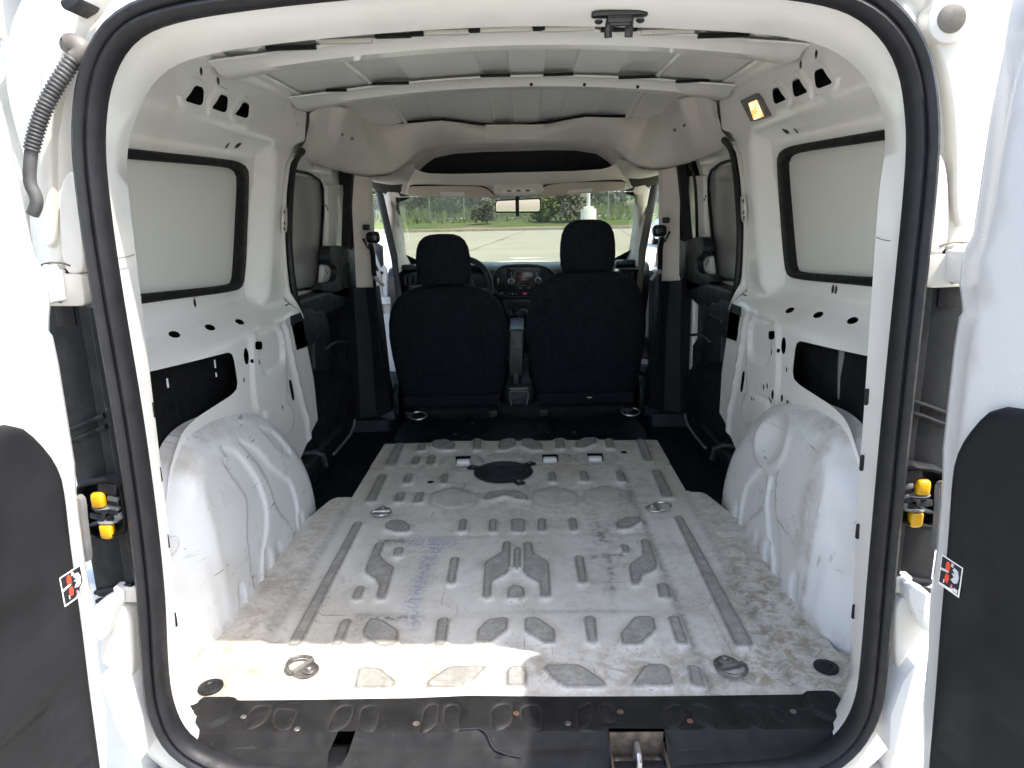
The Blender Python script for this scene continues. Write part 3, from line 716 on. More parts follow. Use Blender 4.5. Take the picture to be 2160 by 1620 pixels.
# ---------------------------------------------------------------- front floor, black lining and side step wells
fx = np.linspace(-.88, .88, 90); fy = np.linspace(1.50, 3.3, 70)
def fz(X, Y):
    z = -.004 - .015 * sst((Y - 1.56) / .04) + .006 * np.sin(X * 21) * np.sin(Y * 17) * .5
    z += .010 * sst((.03 - np.abs(np.abs(X) - .12 - .10 * sst((1.70 - Y) / .08))) / .02) * (Y > 1.58) * (Y < 1.86)
    z += .06 * sst((Y - 1.93) / .08) * (np.abs(X) < .52)
    z -= .10 * sst((np.abs(X) - .555) / .03) * (Y < 1.93)
    return z
g = loft([[(X, Y, float(fz(X, Y))) for X in fx] for Y in fy])
LIN = obj('cab_floor_lining', g, 'mat', ang=60)
for (px, py) in ([(-0.4591,1.9221)] + [(0.4995,1.9246)]):
    ring = [(px + .040 * math.cos(t), py + .028 * math.sin(t), .004 + .01 * math.sin(t)) for t in np.linspace(0, 2 * math.pi, 18)[:-1]]
    obj('tie_down_ring', tube(ring, .004, 6, True), 'steel', LIN)
for (px, py) in [(-0.2694,1.6914),(-0.2196,1.6567),(-0.1286,1.6871),(0.1218,1.6891),(0.2303,1.6902),(-0.1236,1.943),(-0.2063,1.8421),(-0.3324,1.9625),(0.4882,1.5919)]:
    obj('stud', lathe([(.008, 0), (.008, .003), (.004, .005)], (px, py, -.014), 'Z', 8), 'steel_dark', LIN)
# step wells beside the load floor (sliding door thresholds)
sec = [(-.530, -.003), (-.545, -.02), (-.56, -.06), (-.585, -.070), (-.72, -.072), (-.80, -.072), (-.815, -.05), (-.83, -.048), (-.90, -.048)]
ys = [.80, 1.1, 1.4, 1.7, 1.95]
g = loft([[(p[0], y_, p[1]) for p in sec] for y_ in ys])
both('step_well', g, 'mat')
for s in (0, 1):
    pass
# ================================================================ side walls of the load bay (built left, mirrored right)
ZP = np.array([-.2, .555, .580, .590, .600, .640, .652, .665, .70, 1.060, 1.078, 1.092, 1.106, 1.122, 1.14, 1.20, 1.27, 1.34])
AP = np.array([.722, .722, .724, .729, .738, .786, .796, .800, .801, .801, .799, .790, .772, .757, .750, .749, .742, .732])
def win_front(z): return .955 + .175 * (z - .68) / .37
def wall_x(Y, z, emb=(), side=-1):
    a = np.interp(z, ZP, AP); a = (a + np.interp(z - .004, ZP, AP) + np.interp(z + .004, ZP, AP)) / 3
    # the pillar between the blank window and the sliding door stands proud
    k = sst((Y - win_front(np.clip(z, .6, 1.1)) - .02) / .07) * sst((z - .60) / .06) * sst((1.16 - z) / .08)
    a = a - k * np.maximum(0, a - .752)
    a += .006 * np.exp(-((Y - win_front(np.clip(z, .6, 1.1)) - .02) / .012) ** 2) * (z > .66) * (z < 1.08)
    # a stiffening flute along the window sill and one above the shelf corner
    a -= .006 * np.exp(-((z - (.655 - .02 * (Y - .5))) / .008) ** 2) * sst((Y - .1) / .1) * sst((.98 - Y) / .1)
    a -= .007 * np.exp(-((z - .578) / .006) ** 2) * sst((Y - .72) / .12) * sst((1.12 - Y) / .05)
    P_ = np.c_[Y, z]
    for poly, H, wd in emb:
        d = sdf_near(P_, poly, .06)
        a -= H * sst((wd - d) / wd)
    return -a
WIN_O = chaikin([(.20, .725), (.20, 1.04)] + [(0.3946,1.0418),(0.7946,1.0511),(1.0016,1.0546),(1.0786,1.0444),(1.0849,1.0144),(0.9595,0.7056),(0.9137,0.6854),(0.4247,0.7157)], 2, True, .2)
WIN_I = chaikin([(.235, .748), (.235, 1.02)] + [(0.3887,1.0205),(0.9511,1.0346),(1.0064,1.0231),(1.0141,1.0006),(0.8968,0.7227),(0.8685,0.7079),(0.4302,0.7352)], 2, True, .2)
WIN_O, WIN_I = ccw(step(ccw(WIN_O), .02)), ccw(WIN_I)
FRONT = [(1.5726,1.2519),(1.5433,1.1579),(1.4237,1.1332),(1.3936,1.1043),(1.3044,1.0632),(1.2443,0.978),(1.1796,0.8285),(1.171,0.7382),(1.1739,0.6533),(1.2006,0.595),(1.2345,0.5549),(1.2626,0.4378),(1.2961,0.3281),(1.3017,0.1768),(1.233,0.1626)]
wall_out = [(.10, 1.275), (FRONT[0][0] - .05, 1.275)] + FRONT + [(1.05, .10), (1.05, -.01), (.02, -.01), (.02, 1.275)]
OPEN = ccw(step(rnd(ccw([(.05, .612)] + [(0.6404,0.559),(0.6488,0.4596)] + [(.60, .452), (.50, .452), (.40, .452), (.32, .440), (.25, .38), (.15, .20), (.05, .10)]), .028, 4), .02))
OPEN_R = OPEN
TRAP = [ccw(step(rnd(ccw(t_), .010, 3), .009)) for t_ in ([(0.6547,1.2041),(0.6925,1.2051),(0.7015,1.1994),(0.6888,1.1674),(0.6699,1.1598),(0.5885,1.1595),(0.6257,1.1821)], [(0.8022,1.2062),(0.8382,1.2072),(0.848,1.2021),(0.8328,1.1694),(0.8138,1.1616),(0.7344,1.1622),(0.7748,1.1853)], [(0.9544,1.2084),(0.9899,1.2093),(1.0004,1.2049),(0.9841,1.1722),(0.9638,1.1651),(0.8825,1.1657),(0.9266,1.1882)])]
def slit(c, rx, ry, n=10, a=0): return ell(c[0], c[1], rx, ry, n, a)
SL = [(0.4651,0.6347),(0.6269,0.6244),(0.7857,0.6139)]
BOLTS = [slit(c, .022, .0075) for c in SL]
BOLTS += [slit([(0.6325,0.687)][0], .008, .011)]
_lw = [(0.7234,0.5288),(0.7508,0.5097),(0.7948,0.4973),(0.6906,0.4709),(0.9379,0.3256),(1.157,0.3777),(1.1788,0.3696)]
BOLTS += [slit(_lw[0], .017, .023, 14), slit(_lw[1], .005, .006, 8), slit(_lw[2], .004, .009, 8), slit(_lw[3], .005, .007, 8), slit(_lw[4], .005, .007, 8)]
BOLTS += [ccw(rnd(ccw([(0.7817,0.5587),(0.8598,0.5448),(0.8543,0.5216),(0.7765,0.5368)]), .01, 3))]
BOLTS += [ccw(chaikin(ccw([(1.0408,0.3874),(1.0532,0.385),(1.065,0.3743),(1.0776,0.3182),(1.0635,0.3108),(1.0509,0.3195),(1.0387,0.3663)]), 1))]
BOLTS += [slit(c, .012, .008) for c in [(0.5385,1.2266)]] + [slit(c, .009, .010, 8) for c in [(0.704,1.2428),(0.8032,1.2377)]]
BOLTS += [slit(c, .008, .008, 8) for c in [(0.9279,1.0901),(0.9855,1.0953),(0.9997,1.096)]] + [slit(c, .005, .005, 7) for c in [(1.4386,1.2389),(1.3268,1.2364),(1.4679,1.2064)]]
BOLTS += [slit(c, .006, .009, 8) for c in [(0.9727,1.0214)]]
XTRA_R = [slit((-c[0] if False else c[0], c[1]), rx, ry, 8) for c, rx, ry in zip([(0.8409,0.3857),(0.8127,0.3954),(0.7654,0.3828),(0.7913,0.3599),(0.7096,0.3869),(0.6669,0.383),(0.9193,0.328)], (.006, .006, .010, .007, .008, .008, .004), (.009, .009, .014, .010, .011, .012, .006))]
XTRA_R += [slit([(0.614,0.6873)][0], .008, .011)]
EMBW = [(ccw(rnd(ccw([(0.8038,0.5771),(0.984,0.5569),(1.0053,0.5204),(0.9939,0.4561),(0.9454,0.4555),(0.8282,0.4631),(0.8185,0.5241)]), .02, 4)), -.010, .016),
        (ccw(rnd(ccw([(0.7666,0.5737),(1.021,0.5452),(1.0213,0.4361),(0.9962,0.3399),(0.7464,0.3736),(0.7433,0.43)]), .02, 4)), .006, .012),
        (ccw(rnd(ccw([(0.7927,0.3448),(0.989,0.3304),(1.0409,0.2723),(1.0097,0.2287),(0.857,0.2661)]), .02, 4)), .007, .014),
        ] + [(ccw(offs(t_, .014)), .007, .008) for t_ in TRAP]
EMBW = [(ccw(step(e[0], .015)), e[1], e[2]) for e in EMBW]
RIDGE = [(1.0511,0.5672),(1.0785,0.4738),(1.13,0.3188),(1.1808,0.2078)]
def build_wall(side):
    holes = [WIN_O, OPEN] + TRAP + BOLTS + (XTRA_R if side > 0 else [])
    loops = []
    for p, H, wd in EMBW: loops += [p, offs(p, wd)]
    P, T = sheet(wall_out, holes, loops, .0135)
    X = wall_x(P[:, 0], P[:, 1], EMBW)
    # bright folded flange running down the front edge of the lower panel
    ry = np.interp(-P[:, 1], [-q[1] for q in RIDGE], [q[0] for q in RIDGE]); low = sst((.58 - P[:, 1]) / .03)
    X = X + low * .010 * np.exp(-((P[:, 0] - ry) / .016) ** 2)
    g = (np.c_[X, P[:, 0], P[:, 1]], T)
    return g if side < 0 else mir(g)
WALLS = [obj('side_panel', build_wall(s), 'white', ang=34) for s in (-1, 1)]
def backing():
    zs = np.linspace(-.02, 1.26, 40); ysb = np.linspace(.14, 1.30, 24)
    return loft([[(-float(np.interp(z, ZP, AP)) - .045, y_, z) for y_ in ysb if True] for z in zs])
for s, wl in zip((0, 1), WALLS):
    g = backing(); obj('sound_deadening', g if s == 0 else mir(g), 'void', wl)
    # blank panel filling the window hole, with its rubber surround
    fr = ringband(step(WIN_O, .02) if False else resample(WIN_O, 90, True), resample(WIN_I, 90, True), 'YZ', -.812, -.793, .004)
    # align start points of the two contours
    obj('window_seal', fr if s == 0 else mir(fr), 'rubber_dark', wl, ang=50)
    P, T = sheet(offs(WIN_I, .006), (), (), .05)
    X = -.806 - .003 * np.cos((P[:, 0] - .65) * 2.6) * np.cos((P[:, 1] - .88) * 5)
    g = (np.c_[X, P], T); obj('blank_window_panel', g if s == 0 else mir(g), 'panel', wl)
    for k, px in enumerate([(0.6212,0.5309),(0.6201,0.5023),(0.3736,0.5408)]):
        if s == 1: continue
        obj('clip', box((-.7635, px[0], px[1]), (.003, .006, .022 if k != 1 else .012), .002), 'white', wl)
    g = rota(tube([(-.748, .42, .60), (-.752, .42, .47)], .0022, 5), 0, 'X')
    if s == 1: obj('sealer_run', mir(tube([(-.7655, .475, .60), (-.7655, .470, .55), (-.765, .474, .50), (-.765, .468, .45)], [.006, .009, .004, .0025], 6)), 'grey_plastic', wl)
# drilled patch plate on the pillar edge
for s in (0, 1):
    g = prism(rnd(ccw([(1.2035,0.9237),(1.229,0.9215),(1.2135,0.8611),(1.197,0.8406),(1.1747,0.8482),(1.1801,0.894)]), .008, 3), 'YZ', -.742, -.735, .001)
    pt = obj('perforated_tab', g if s == 0 else mir(g), 'white_warm', WALLS[s])
    for q in [(1.1933,0.9075),(1.1825,0.8718),(1.1759,0.8549)]: obj('tab_hole', (lambda g_: g_ if s == 0 else mir(g_))(lathe([(.006, 0), (.006, .0012), (.0005, .0012)], (-.7352, q[0], q[1]), 'X', 8)), 'void', WALLS[s])
# folded door-aperture flange along the pillar front edge
fl = [(-.742 if q[1] > .6 else -.722, q[0], q[1]) for q in FRONT[3:11]]
fl = resample(fl, 30)
g = loft([[(p[0] + .004, p[1] - .004, p[2]) for p in fl], [(p[0] + .004, p[1] + .006, p[2]) for p in fl], [(p[0] - .03, p[1] + .012, p[2]) for p in fl]])
for s in (0, 1): obj('pillar_flange', g if s == 0 else mir(g), 'white', WALLS[s])
# sliding-door rubber seal
sl = resample(chaikin([(-.742, q[0], q[1]) for q in [(1.4406,1.1143),(1.37,1.0904),(1.3202,1.0598),(1.266,0.9787),(1.2008,0.8279),(1.192,0.7368),(1.1998,0.6506),(1.2269,0.5916),(1.2988,0.5152)]], 2, False), 40)
g = tube([(p[0] + .004, p[1] + .018, p[2]) for p in sl], .0125, 8)
both('slider_seal', g, 'rubber')
# black roller guide pocket in the lower pillar and lower track
gp = join(prism(rnd(ccw([(1.113,0.5793),(1.35,0.5747),(1.5675,0.4713),(1.3108,0.4488),(1.1347,0.4614),(1.1008,0.5087)]), .012, 3), 'YZ', -.79, -.722, .006), box((-.725, 1.40, .50), (.02, .16, .012), .003))
both('roller_guide', gp, 'plastic')
lr = join(box((-.735, 1.16, .045), (.05, .36, .045), .012), box((-.715, 1.30, .075), (.03, .42, .016), .004), tube([(-.74, 1.15, .10), (-.70, 1.16, .10), (-.675, 1.17, .085), (-.668, 1.172, .045)], .011, 7))
both('lower_track_cover', lr, 'plastic')

# ================================================================ wheel arches
A_OUT = [(1.00, -.01), (.985, .10), (.93, .21), (.85, .30), (.76, .365), (.64, .402), (.52, .425), (.42, .436), (.34, .432), (.285, .408), (.235, .36), (.175, .27), (.12, .18), (.06, .07), (.03, -.01)]
def arch(side):
    out = ccw(chaikin(A_OUT, 2, False) )
    Rr = .155
    offl = [0, .003, .010, .022, .038, .058, .082, .11, .14]
    # ribs pressed into the inner face
    def px(s): return s
    ribs_l = [[(0.4017,0.3822),(0.46,0.3519),(0.5342,0.2495),(0.5514,0.1664),(0.5266,0.1148),(0.4668,0.0595),(0.4365,-0.0172),(0.4102,-0.0103),(0.3903,0.0509),(0.4156,0.1673),(0.4513,0.2101),(0.4548,0.2673),(0.4147,0.3296)], [(0.4964,0.3712),(0.5799,0.3078),(0.6307,0.2439),(0.7419,0.1558),(0.7589,0.0888),(0.7399,-0.0477),(0.7126,-0.0306),(0.6832,0.0533),(0.6084,0.1328),(0.6007,0.1976),(0.5625,0.275),(0.5048,0.3446)],
              [(0.3788,0.3584),(0.446,0.3238),(0.5002,0.2661),(0.4827,0.2297),(0.4578,0.2347),(0.413,0.295)], [(0.6416,0.3555),(0.7185,0.3198),(0.7952,0.227),(0.768,0.2273),(0.6904,0.2816)], [(0.7604,0.0623),(0.7938,0.0409),(0.7903,-0.0167),(0.7663,-0.0151),(0.7481,0.0228)],
              [(0.492,0.0803),(0.5178,0.0644),(0.5256,0.0226),(0.5026,-0.0117),(0.4747,-0.002),(0.4726,0.0506)], [(0.5613,0.066),(0.5922,0.0418),(0.6002,-0.0046),(0.5747,-0.0154),(0.5523,0.0203)], [(0.3219,0.0836),(0.3449,0.0547),(0.3471,0.0052),(0.3207,-0.0136),(0.3052,0.0146)]]
    ribs_r = [[(0.6266,0.2206),(0.5848,0.2223),(0.5589,0.1708),(0.5682,0.1328),(0.6514,0.0662),(0.6894,0.018),(0.693,-0.015),(0.7261,-0.028),(0.7313,0.0673),(0.7105,0.1347)], [(0.5532,0.2261),(0.5193,0.2366),(0.5022,0.1783),(0.4775,0.151),(0.4311,0.1135),(0.4077,0.0502),(0.4191,-0.0025),(0.4462,-0.0151),(0.4526,0.0426),(0.4992,0.0801),(0.5344,0.1253),(0.557,0.1604)],
              [(0.5977,0.0497),(0.5596,0.0767),(0.56,0.033),(0.5693,-0.01),(0.5923,-0.0281),(0.6048,0.0106)], [(0.5194,0.0647),(0.4883,0.0856),(0.4807,0.0448),(0.4806,0.0025),(0.5014,-0.0145),(0.5205,0.0184)], [(0.3359,0.0735),(0.3086,0.0986),(0.302,0.0514),(0.3027,0.002),(0.3224,-0.0179),(0.3434,0.0223)], [(0.7804,0.0461),(0.7435,0.0716),(0.7494,-0.0103),(0.7786,-0.0241)]]
    rib_poly = [ccw(step(rnd(ccw(r_), .018, 4), .011)) for r_ in (ribs_l if side < 0 else ribs_r)]
    loops = []
    for o in offl[1:]:
        q = np.array(offs(out, -o)); q = q[q[:, 1] > .005]
    P, T = sheet(out, (), [l for r_ in rib_poly for l in (r_, offs(r_, -.004), offs(r_, .004))], .012)
    top_out = ccw([(1.3, -1), (1.3, -1)] [:0] + [q for q in chaikin(A_OUT, 2, False)] + [(.03, -.8), (1.0, -.8)])
    d = -sdf(P, top_out); d = np.maximum(d, 0)
    z_ = np.maximum(P[:, 1], 0)
    xin = .632 + .050 * (z_ / .45) ** 1.7
    re_ = np.interp(z_, [0, .07, .18, .27, .36, .408, .432, .445], [.03, .06, .12, .175, .235, .285, .34, .42])
    dr = np.clip((P[:, 0] - re_) / np.maximum(.265 + .06 * sst((z_ - .33) / .1) - re_, .055), 0, 1)
    s1 = (1 - (1 - np.clip(d / (.035 + .08 * sst((P[:, 0] - .24) / .16)), 0, 1)) ** 2.3) ** (1 / 2.3)
    s2 = (1 - (1 - dr) ** 1.35) ** (1 / 1.25)
    ks = .05; hh_ = np.clip(.5 + .5 * (s2 - s1) / ks, 0, 1); sm_ = s2 + (s1 - s2) * hh_ - ks * hh_ * (1 - hh_) * .5
    a = .762 - (.762 - xin) * np.clip(sm_, 0, 1)
    a -= .006 * sst((.20 - z_) / .012) * sst((.24 - P[:, 0]) / .03)
    hgt = np.zeros(len(P))
    for r_ in rib_poly:
        dd = sdf_near(P, r_, .04); hgt = np.maximum(hgt, .0065 * sst((.004 - dd) / .008))
    a += hgt
    grime = np.zeros(len(P))
    if side > 0:   # dished pocket over the filler, and the dirty runs below it
        dc_ = [(0.5972,0.3091)][0]
        e = np.hypot((P[:, 0] - dc_[0] + .35 * (P[:, 1] - dc_[1])) / .085, (P[:, 1] - dc_[1]) / .062)
        a += .028 * sst(1.15 - e)
        a -= .006 * np.exp(-((e - 1.15) / .12) ** 2)
        grime += .65 * np.exp(-(((P[:, 0] - .33) / .035) ** 2 + ((P[:, 1] - .24) / .13) ** 2))
        grime += .7 * np.exp(-((P[:, 0] - .27) / .012) ** 2) * (P[:, 1] < .25)
    else:
        grime += .22 * np.exp(-((P[:, 0] - .28) / .02) ** 2) * (P[:, 1] < .40)
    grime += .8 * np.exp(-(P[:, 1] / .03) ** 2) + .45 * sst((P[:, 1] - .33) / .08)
    V = np.c_[-a, P]
    # outer skirt so that the pressing has a closed edge against the wall
    ob = obj('wheel_arch', (V, T) if side < 0 else mir((V, T)), 'arch', ang=0, attrs=dict(grime=np.clip(grime, 0, 1)))
    ob.data.polygons.foreach_set('use_smooth', [True] * len(ob.data.polygons))
    obj('weld_dimple', lathe([(.016, 0), (.017, .003), (.012, .004), (.011, .002), (.001, .002)], (0, 0, 0), 'Z', 16), 'arch', ob).matrix_local = Matrix.Translation((side * .700, .178, .245)) @ Matrix.Rotation(side * R(-62), 4, 'Z') @ Matrix.Rotation(R(90), 4, 'X')
    return ob
ARCH = [arch(-1), arch(1)]

# ================================================================ roof, bows, rear header
def roof_z(X): return 1.345 - .055 * (X / .74) ** 2
BANDS = [(-.470, -.352), (-.095, .010), (.165, .262) , (.352, .470)]
BANDS = [(-.47, -.34), (-.10, .0), (.11, .21), (.36, .49)]
xs = sorted(set(list(np.linspace(-.79, .79, 40)) + [b + d for B in BANDS for b in B for d in (-.006, -.001, .001, .006)]))
def rz(X):
    z = roof_z(X)
    for a_, b_ in BANDS: z += .012 * float(sst((X - a_) / .01) * sst((b_ - X) / .01))
    return z
def rdrop(Y): return .07 * float(sst((Y - 1.55) / .95))
ROOF = obj('roof_skin', loft([[(X, Y, rz(X) - rdrop(Y)) for X in xs] for Y in np.linspace(-.02, 2.5, 16)]), 'roof', ang=30)
for X, w_ in ((-.47, .010), (.49, .010)):
    obj('roof_sealer_bead', loft([[(X - w_, Y, rz(X) - .004 - rdrop(Y)), (X, Y, rz(X) - .008 - rdrop(Y)), (X + w_, Y, rz(X) - .004 - rdrop(Y))] for Y in np.linspace(.1, 2.3, 12)]), 'white', ROOF)
def bow(Y, wd, zc, crown, drop=.028):
    secp = [(-wd / 2, .0), (-wd / 2, -.006), (-wd * .32, -.012), (-wd * .22, -drop), (wd * .22, -drop), (wd * .32, -.012), (wd / 2, -.006), (wd / 2, .0)]
    cur = []
    for X in np.linspace(-.735, .735, 41):
        e = sst((abs(X) - .60) / .13); k = 1 + .7 * e
        cur.append([(X, Y + p[0] * k, zc - crown * (X / .735) ** 2 + p[1] * (1 - .25 * e) - .006 * e) for p in secp])
    return loft(cur)
B1 = obj('roof_bow', bow(.835, .125, 1.331, .053), 'white', ang=50)
B2 = obj('roof_bow', bow(1.47, .150, 1.333, .051, .030), 'white', ang=50)
for X in (-.40, -.155, .0, .155, .40):
    obj('bow_pad', box((X, .772, 1.331 - .053 * (X / .735) ** 2), (.135, .018, .012), .005), 'white_warm', B1)
for x0, x1 in ((-.325, -.235), (-.215, -.225), (-.08, -.075), (.08, .085), (.235, .325), (.475, .60), (-.60, -.475)):
    if x1 - x0 < .02: x0, x1 = min(x0, x1) - .012, max(x0, x1) + .012
    xm = .5 * (x0 + x1); obj('bow_gap', box((xm, .766, 1.3315 - .053 * (xm / .735) ** 2), (x1 - x0, .014, .010), .001), 'void', B1)
for x0, x1 in BANDS + [(-.62, -.55), (.55, .66)]:
    xm = .5 * (x0 + x1); obj('bow_gap', box((xm, 1.392, 1.3325 - .051 * (xm / .735) ** 2), (x1 - x0, .012, .009), .001), 'void', B2)
for X in (.07, .25, .43):
    obj('screw_hole', lathe([(.006, 0), (.006, .002), (.001, .002)], (0, 0, 0), 'Z', 8), 'void', B2).matrix_local = Matrix.Translation((X, 1.432, 1.3090 - .051 * (X / .735) ** 2)) @ Matrix.Rotation(R(125), 4, 'X')
# roof side rail between roof skin and wall
g = loft([[(-.700, Y, 1.292) for Y in np.linspace(.1, 1.7, 6)], [(-.706, Y, 1.286) for Y in np.linspace(.1, 1.7, 6)], [(-.728, Y, 1.284) for Y in np.linspace(.1, 1.7, 6)], [(-.738, Y, 1.272) for Y in np.linspace(.1, 1.7, 6)], [(-.742, Y, 1.262) for Y in np.linspace(.1, 1.7, 6)]])
both('roof_side_rail', g, 'white')

# ---- rear opening: seal contour in XZ
SW, ZB, ZT = .568, -.030, 1.160
seal_c = [(-.574, .33), (-.567, .58), (-.571, .80), (-.569, .93), (-.563, 1.01), (-.542, 1.085), (-.502, 1.141), (-.44, 1.168), (-.30, 1.183), (-.12, 1.193), (0, 1.195), (.12, 1.193), (.30, 1.183), (.44, 1.168), (.509, 1.139), (.557, 1.083), (.578, 1.00), (.583, .93), (.584, .80), (.585, .60), (.589, .33), (.593, .18), (.593, .09), (.575, .03), (.54, -.015), (.49, -.035), (.30, -.045), (0, -.048), (-.30, -.045), (-.48, -.036), (-.535, -.01), (-.578, .03), (-.594, .10), (-.590, .18)]
seal_c = resample(chaikin(seal_c, 4), 240, True)
def contour(d, Y): 
    c = ccw(seal_c); return [(p[0], Y, p[1]) for p in offs(c, d)]
def yz(zv): return -.13
prof = [(-.019, .018), (-.021, .004), (-.018, -.008), (-.010, -.014), (-.004, -.012), (-.001, -.006), (.003, -.013), (.012, -.017), (.019, -.012), (.022, .0), (.020, .018)]
cur = [contour(d * .80, -.130 + y_) for d, y_ in prof]
SEAL = obj('rear_door_seal', loft([[c[i] for c in cur] + [] for i in range(len(cur[0]))] + [[c[0] for c in cur]]), 'rubber', ang=50)
# ---- white aperture: from the seal inwards to the pillars and the header
C0 = ccw(seal_c)
n0 = len(C0)
def ring_at(f): return [f(p, i) for i, p in enumerate(C0)]
def S1(a, b, v): return float(sst((v - a) / (b - a)))
def lerp3(a, b, t): return tuple(u + (v - u) * t for u, v in zip(a, b))
def sidew(z): return 1 - S1(.88, 1.10, z)
def r_seal(p, i): return (p[0] * .985, -.118, p[1] - .010 * S1(.95, 1.05, p[1]))
def r_a(p, i):
    x_, z = p; return (x_ * 1.012, -.055, z - .012 * S1(.95, 1.10, z))
def r_b(p, i):
    x_, z = p; sx = math.copysign(1, x_)
    s_ = (sx * float(np.interp(z, [.0, .12, .4, .7, .98, 1.2], [.625, .618, .605, .596, .588, .58])) if abs(x_) > .5 else x_ * 1.05, .005, z)
    return lerp3((x_ * 1.035, .005, z - .032), s_, sidew(z))
def r_c(p, i):
    x_, z = p; sx = math.copysign(1, x_)
    return lerp3((x_ * 1.10, .10, z + .000), (sx * .66 if abs(x_) > .5 else x_ * 1.1, .03, z), sidew(z))
def r_d(p, i):
    x_, z = p; sx = math.copysign(1, x_); t = S1(1.115, 1.16, z)
    return lerp3((x_ * (1.24 + .06 * (1 - t)), .26 * t + .15 * (1 - t), z + .038 + .024 * S1(.42, .54, abs(x_))), (sx * .795 if abs(x_) > .5 else x_ * 1.3, .06, z), sidew(z))
def r_e(p, i):
    x_, z = p; sx = math.copysign(1, x_); k = S1(.36, .50, abs(x_)); t = S1(1.125, 1.165, z)
    a = (x_ * (1.27 + .10 * k), .26 * (1 - t) + (.46 + .34 * k) * t, min(z + .088 + .045 * k, roof_z(x_ * 1.3) - .016))
    return lerp3(a, (sx * .80 if abs(x_) > .5 else x_ * 1.3, .10, z), sidew(z))
def r_e2(p, i):
    a_ = r_e(p, i); t = S1(1.125, 1.165, p[1]); return (a_[0], a_[1] + .02, a_[2] + .07 * t)
keep = [i for i in range(n0) if not (C0[i][1] < .0)]
# order the kept contour from the right foot over the top to the left foot
idx = sorted(keep, key=lambda i: 0)
st = next(i for i in range(n0) if C0[i][1] >= 0 and C0[i - 1][1] < 0)
idx = [(st + k) % n0 for k in range(len(keep))]
rings = [[f(C0[i], i) for i in idx] for f in (r_seal, r_a, r_b, r_c, r_d, r_e, r_e2)]
AP_ = obj('rear_aperture', loft(rings), 'white', ang=40)
# holes and details of the rear header
def disc(c, rx, ry, n=14): return [(c[0] + rx * math.cos(t), c[1] + ry * math.sin(t)) for t in np.linspace(0, 2 * math.pi, n + 1)[:-1]]
def hz(X, Y): return float(np.interp(Y, [.005, .10, .26, .46], [1.162, 1.194, 1.232, 1.282]))
for (px, rx, ry) in zip([(-0.4557,0.1794),(-0.4213,0.1939),(0.468,0.1966),(0.4213,0.2007),(-0.2758,0.2117),(0.3254,0.1961)], (.024, .021, .024, .021, .009, .009), (.010, .010, .010, .010, .006, .006)):
    X, Y = px; z0 = hz(X, Y) - .035 * abs(X) ** 2
    obj('header_hole', loft([[(q[0], q[1], 0) for q in disc((0, 0), rx, ry * 2)], [(q[0], q[1], .004) for q in disc((0, 0), rx * .96, ry * 1.9)]], True, True), 'void', AP_).matrix_local = Matrix.Translation((X, Y, z0)) @ Matrix.Rotation(R(18), 4, 'X')
# slotted holes and shallow steps on the inner pillar faces
for s in (-1, 1):
    for z in (.585, .47, .345, .19):
        x_ = float(np.interp(z, [.0, .12, .4, .7, .98], [.625, .618, .605, .596, .588]))
        obj('pillar_slot', prism(rnd([(-.0035, -.014), (.0035, -.014), (.0035, .014), (-.0035, .014)], .003, 2), 'XZ', .002, -.001, .0004), 'void', AP_).matrix_local = Matrix.Translation((s * (x_ - .0055), -.012, z)) @ Matrix.Rotation(s * R(-38), 4, 'Z')
    xa = .592
    obj('panel_seam', tube([(s * .556, -.112, .842), (s * .568, -.06, .842), (s * .5925, .003, .842)], .0007, 5), 'plug', AP_)
# upper door latch
LAT = join(prism(rnd([(-.058, -.010), (-.04, -.016), (.04, -.016), (.058, -.010), (.058, .010), (.04, .014), (-.04, .014), (-.058, .010)], .006, 3), 'XY', .006, -.004, .003), box((0, -.004, -.010), (.054, .028, .018), .006),
           tube([(-.020, .0, -.012), (-.022, .012, -.026), (-.021, .014, -.040)], .0085, 8), tube([(.020, .0, -.012), (.022, .012, -.026), (.021, .014, -.040)], .0085, 8), tube([(-.02, -.008, -.018), (.02, -.008, -.018)], .006, 8))
lt = obj('upper_latch', xf(LAT, Matrix.Translation((.180, -.025, 1.167)) @ Matrix.Scale(.70, 4)), 'plastic_gloss', AP_)
for dx in (-.030, .030): obj('bolt', lathe([(.006, 0), (.006, -.003), (.003, -.005)], (.180 + dx, -.025, 1.1605), 'Z', 6), 'plastic', AP_)
# ================================================================ sill trim
def sill_prof(Y): return np.interp(Y, [-.160, -.140, -.132, -.128, -.118, -.104, -.098, -.092, -.086, .0, .012], [-.046, -.040, -.036, -.022, -.017, -.013, -.008, .006, .011, .0135, .0125])
so_ = [(-0.5863,-0.0007),(-0.5178,-0.0035),(-0.3434,-0.0032),(-0.1886,-0.0017),(-0.0808,0.0042),(0.0151,0.001)] + [(0.0781,-0.0011),(0.2738,-0.0029),(0.5301,-0.0017),(0.5952,-0.0002),(0.6008,-0.0133)] + [(.606, -.022), (.601, -.05), (.594, -.08), (.580, -.112), (.545, -.138), (.48, -.150), (.2, -.152), (-.2, -.152), (-.48, -.150), (-.548, -.136), (-.580, -.112), (-.594, -.08), (-.601, -.05), (-.606, -.022)]
STR = ccw([(.168, -.075), (.265, -.077), (.265, -.155), (.168, -.155)])
STRH = ccw([(.168, -.083), (.265, -.085), (.265, -.1495), (.168, -.1495)])
HOLE2 = ccw([(-0.3191,-0.1298),(-0.321,-0.1068),(-0.3078,-0.0852),(-0.2773,-0.0843),(-0.2864,-0.1072),(-0.2941,-0.1282)])
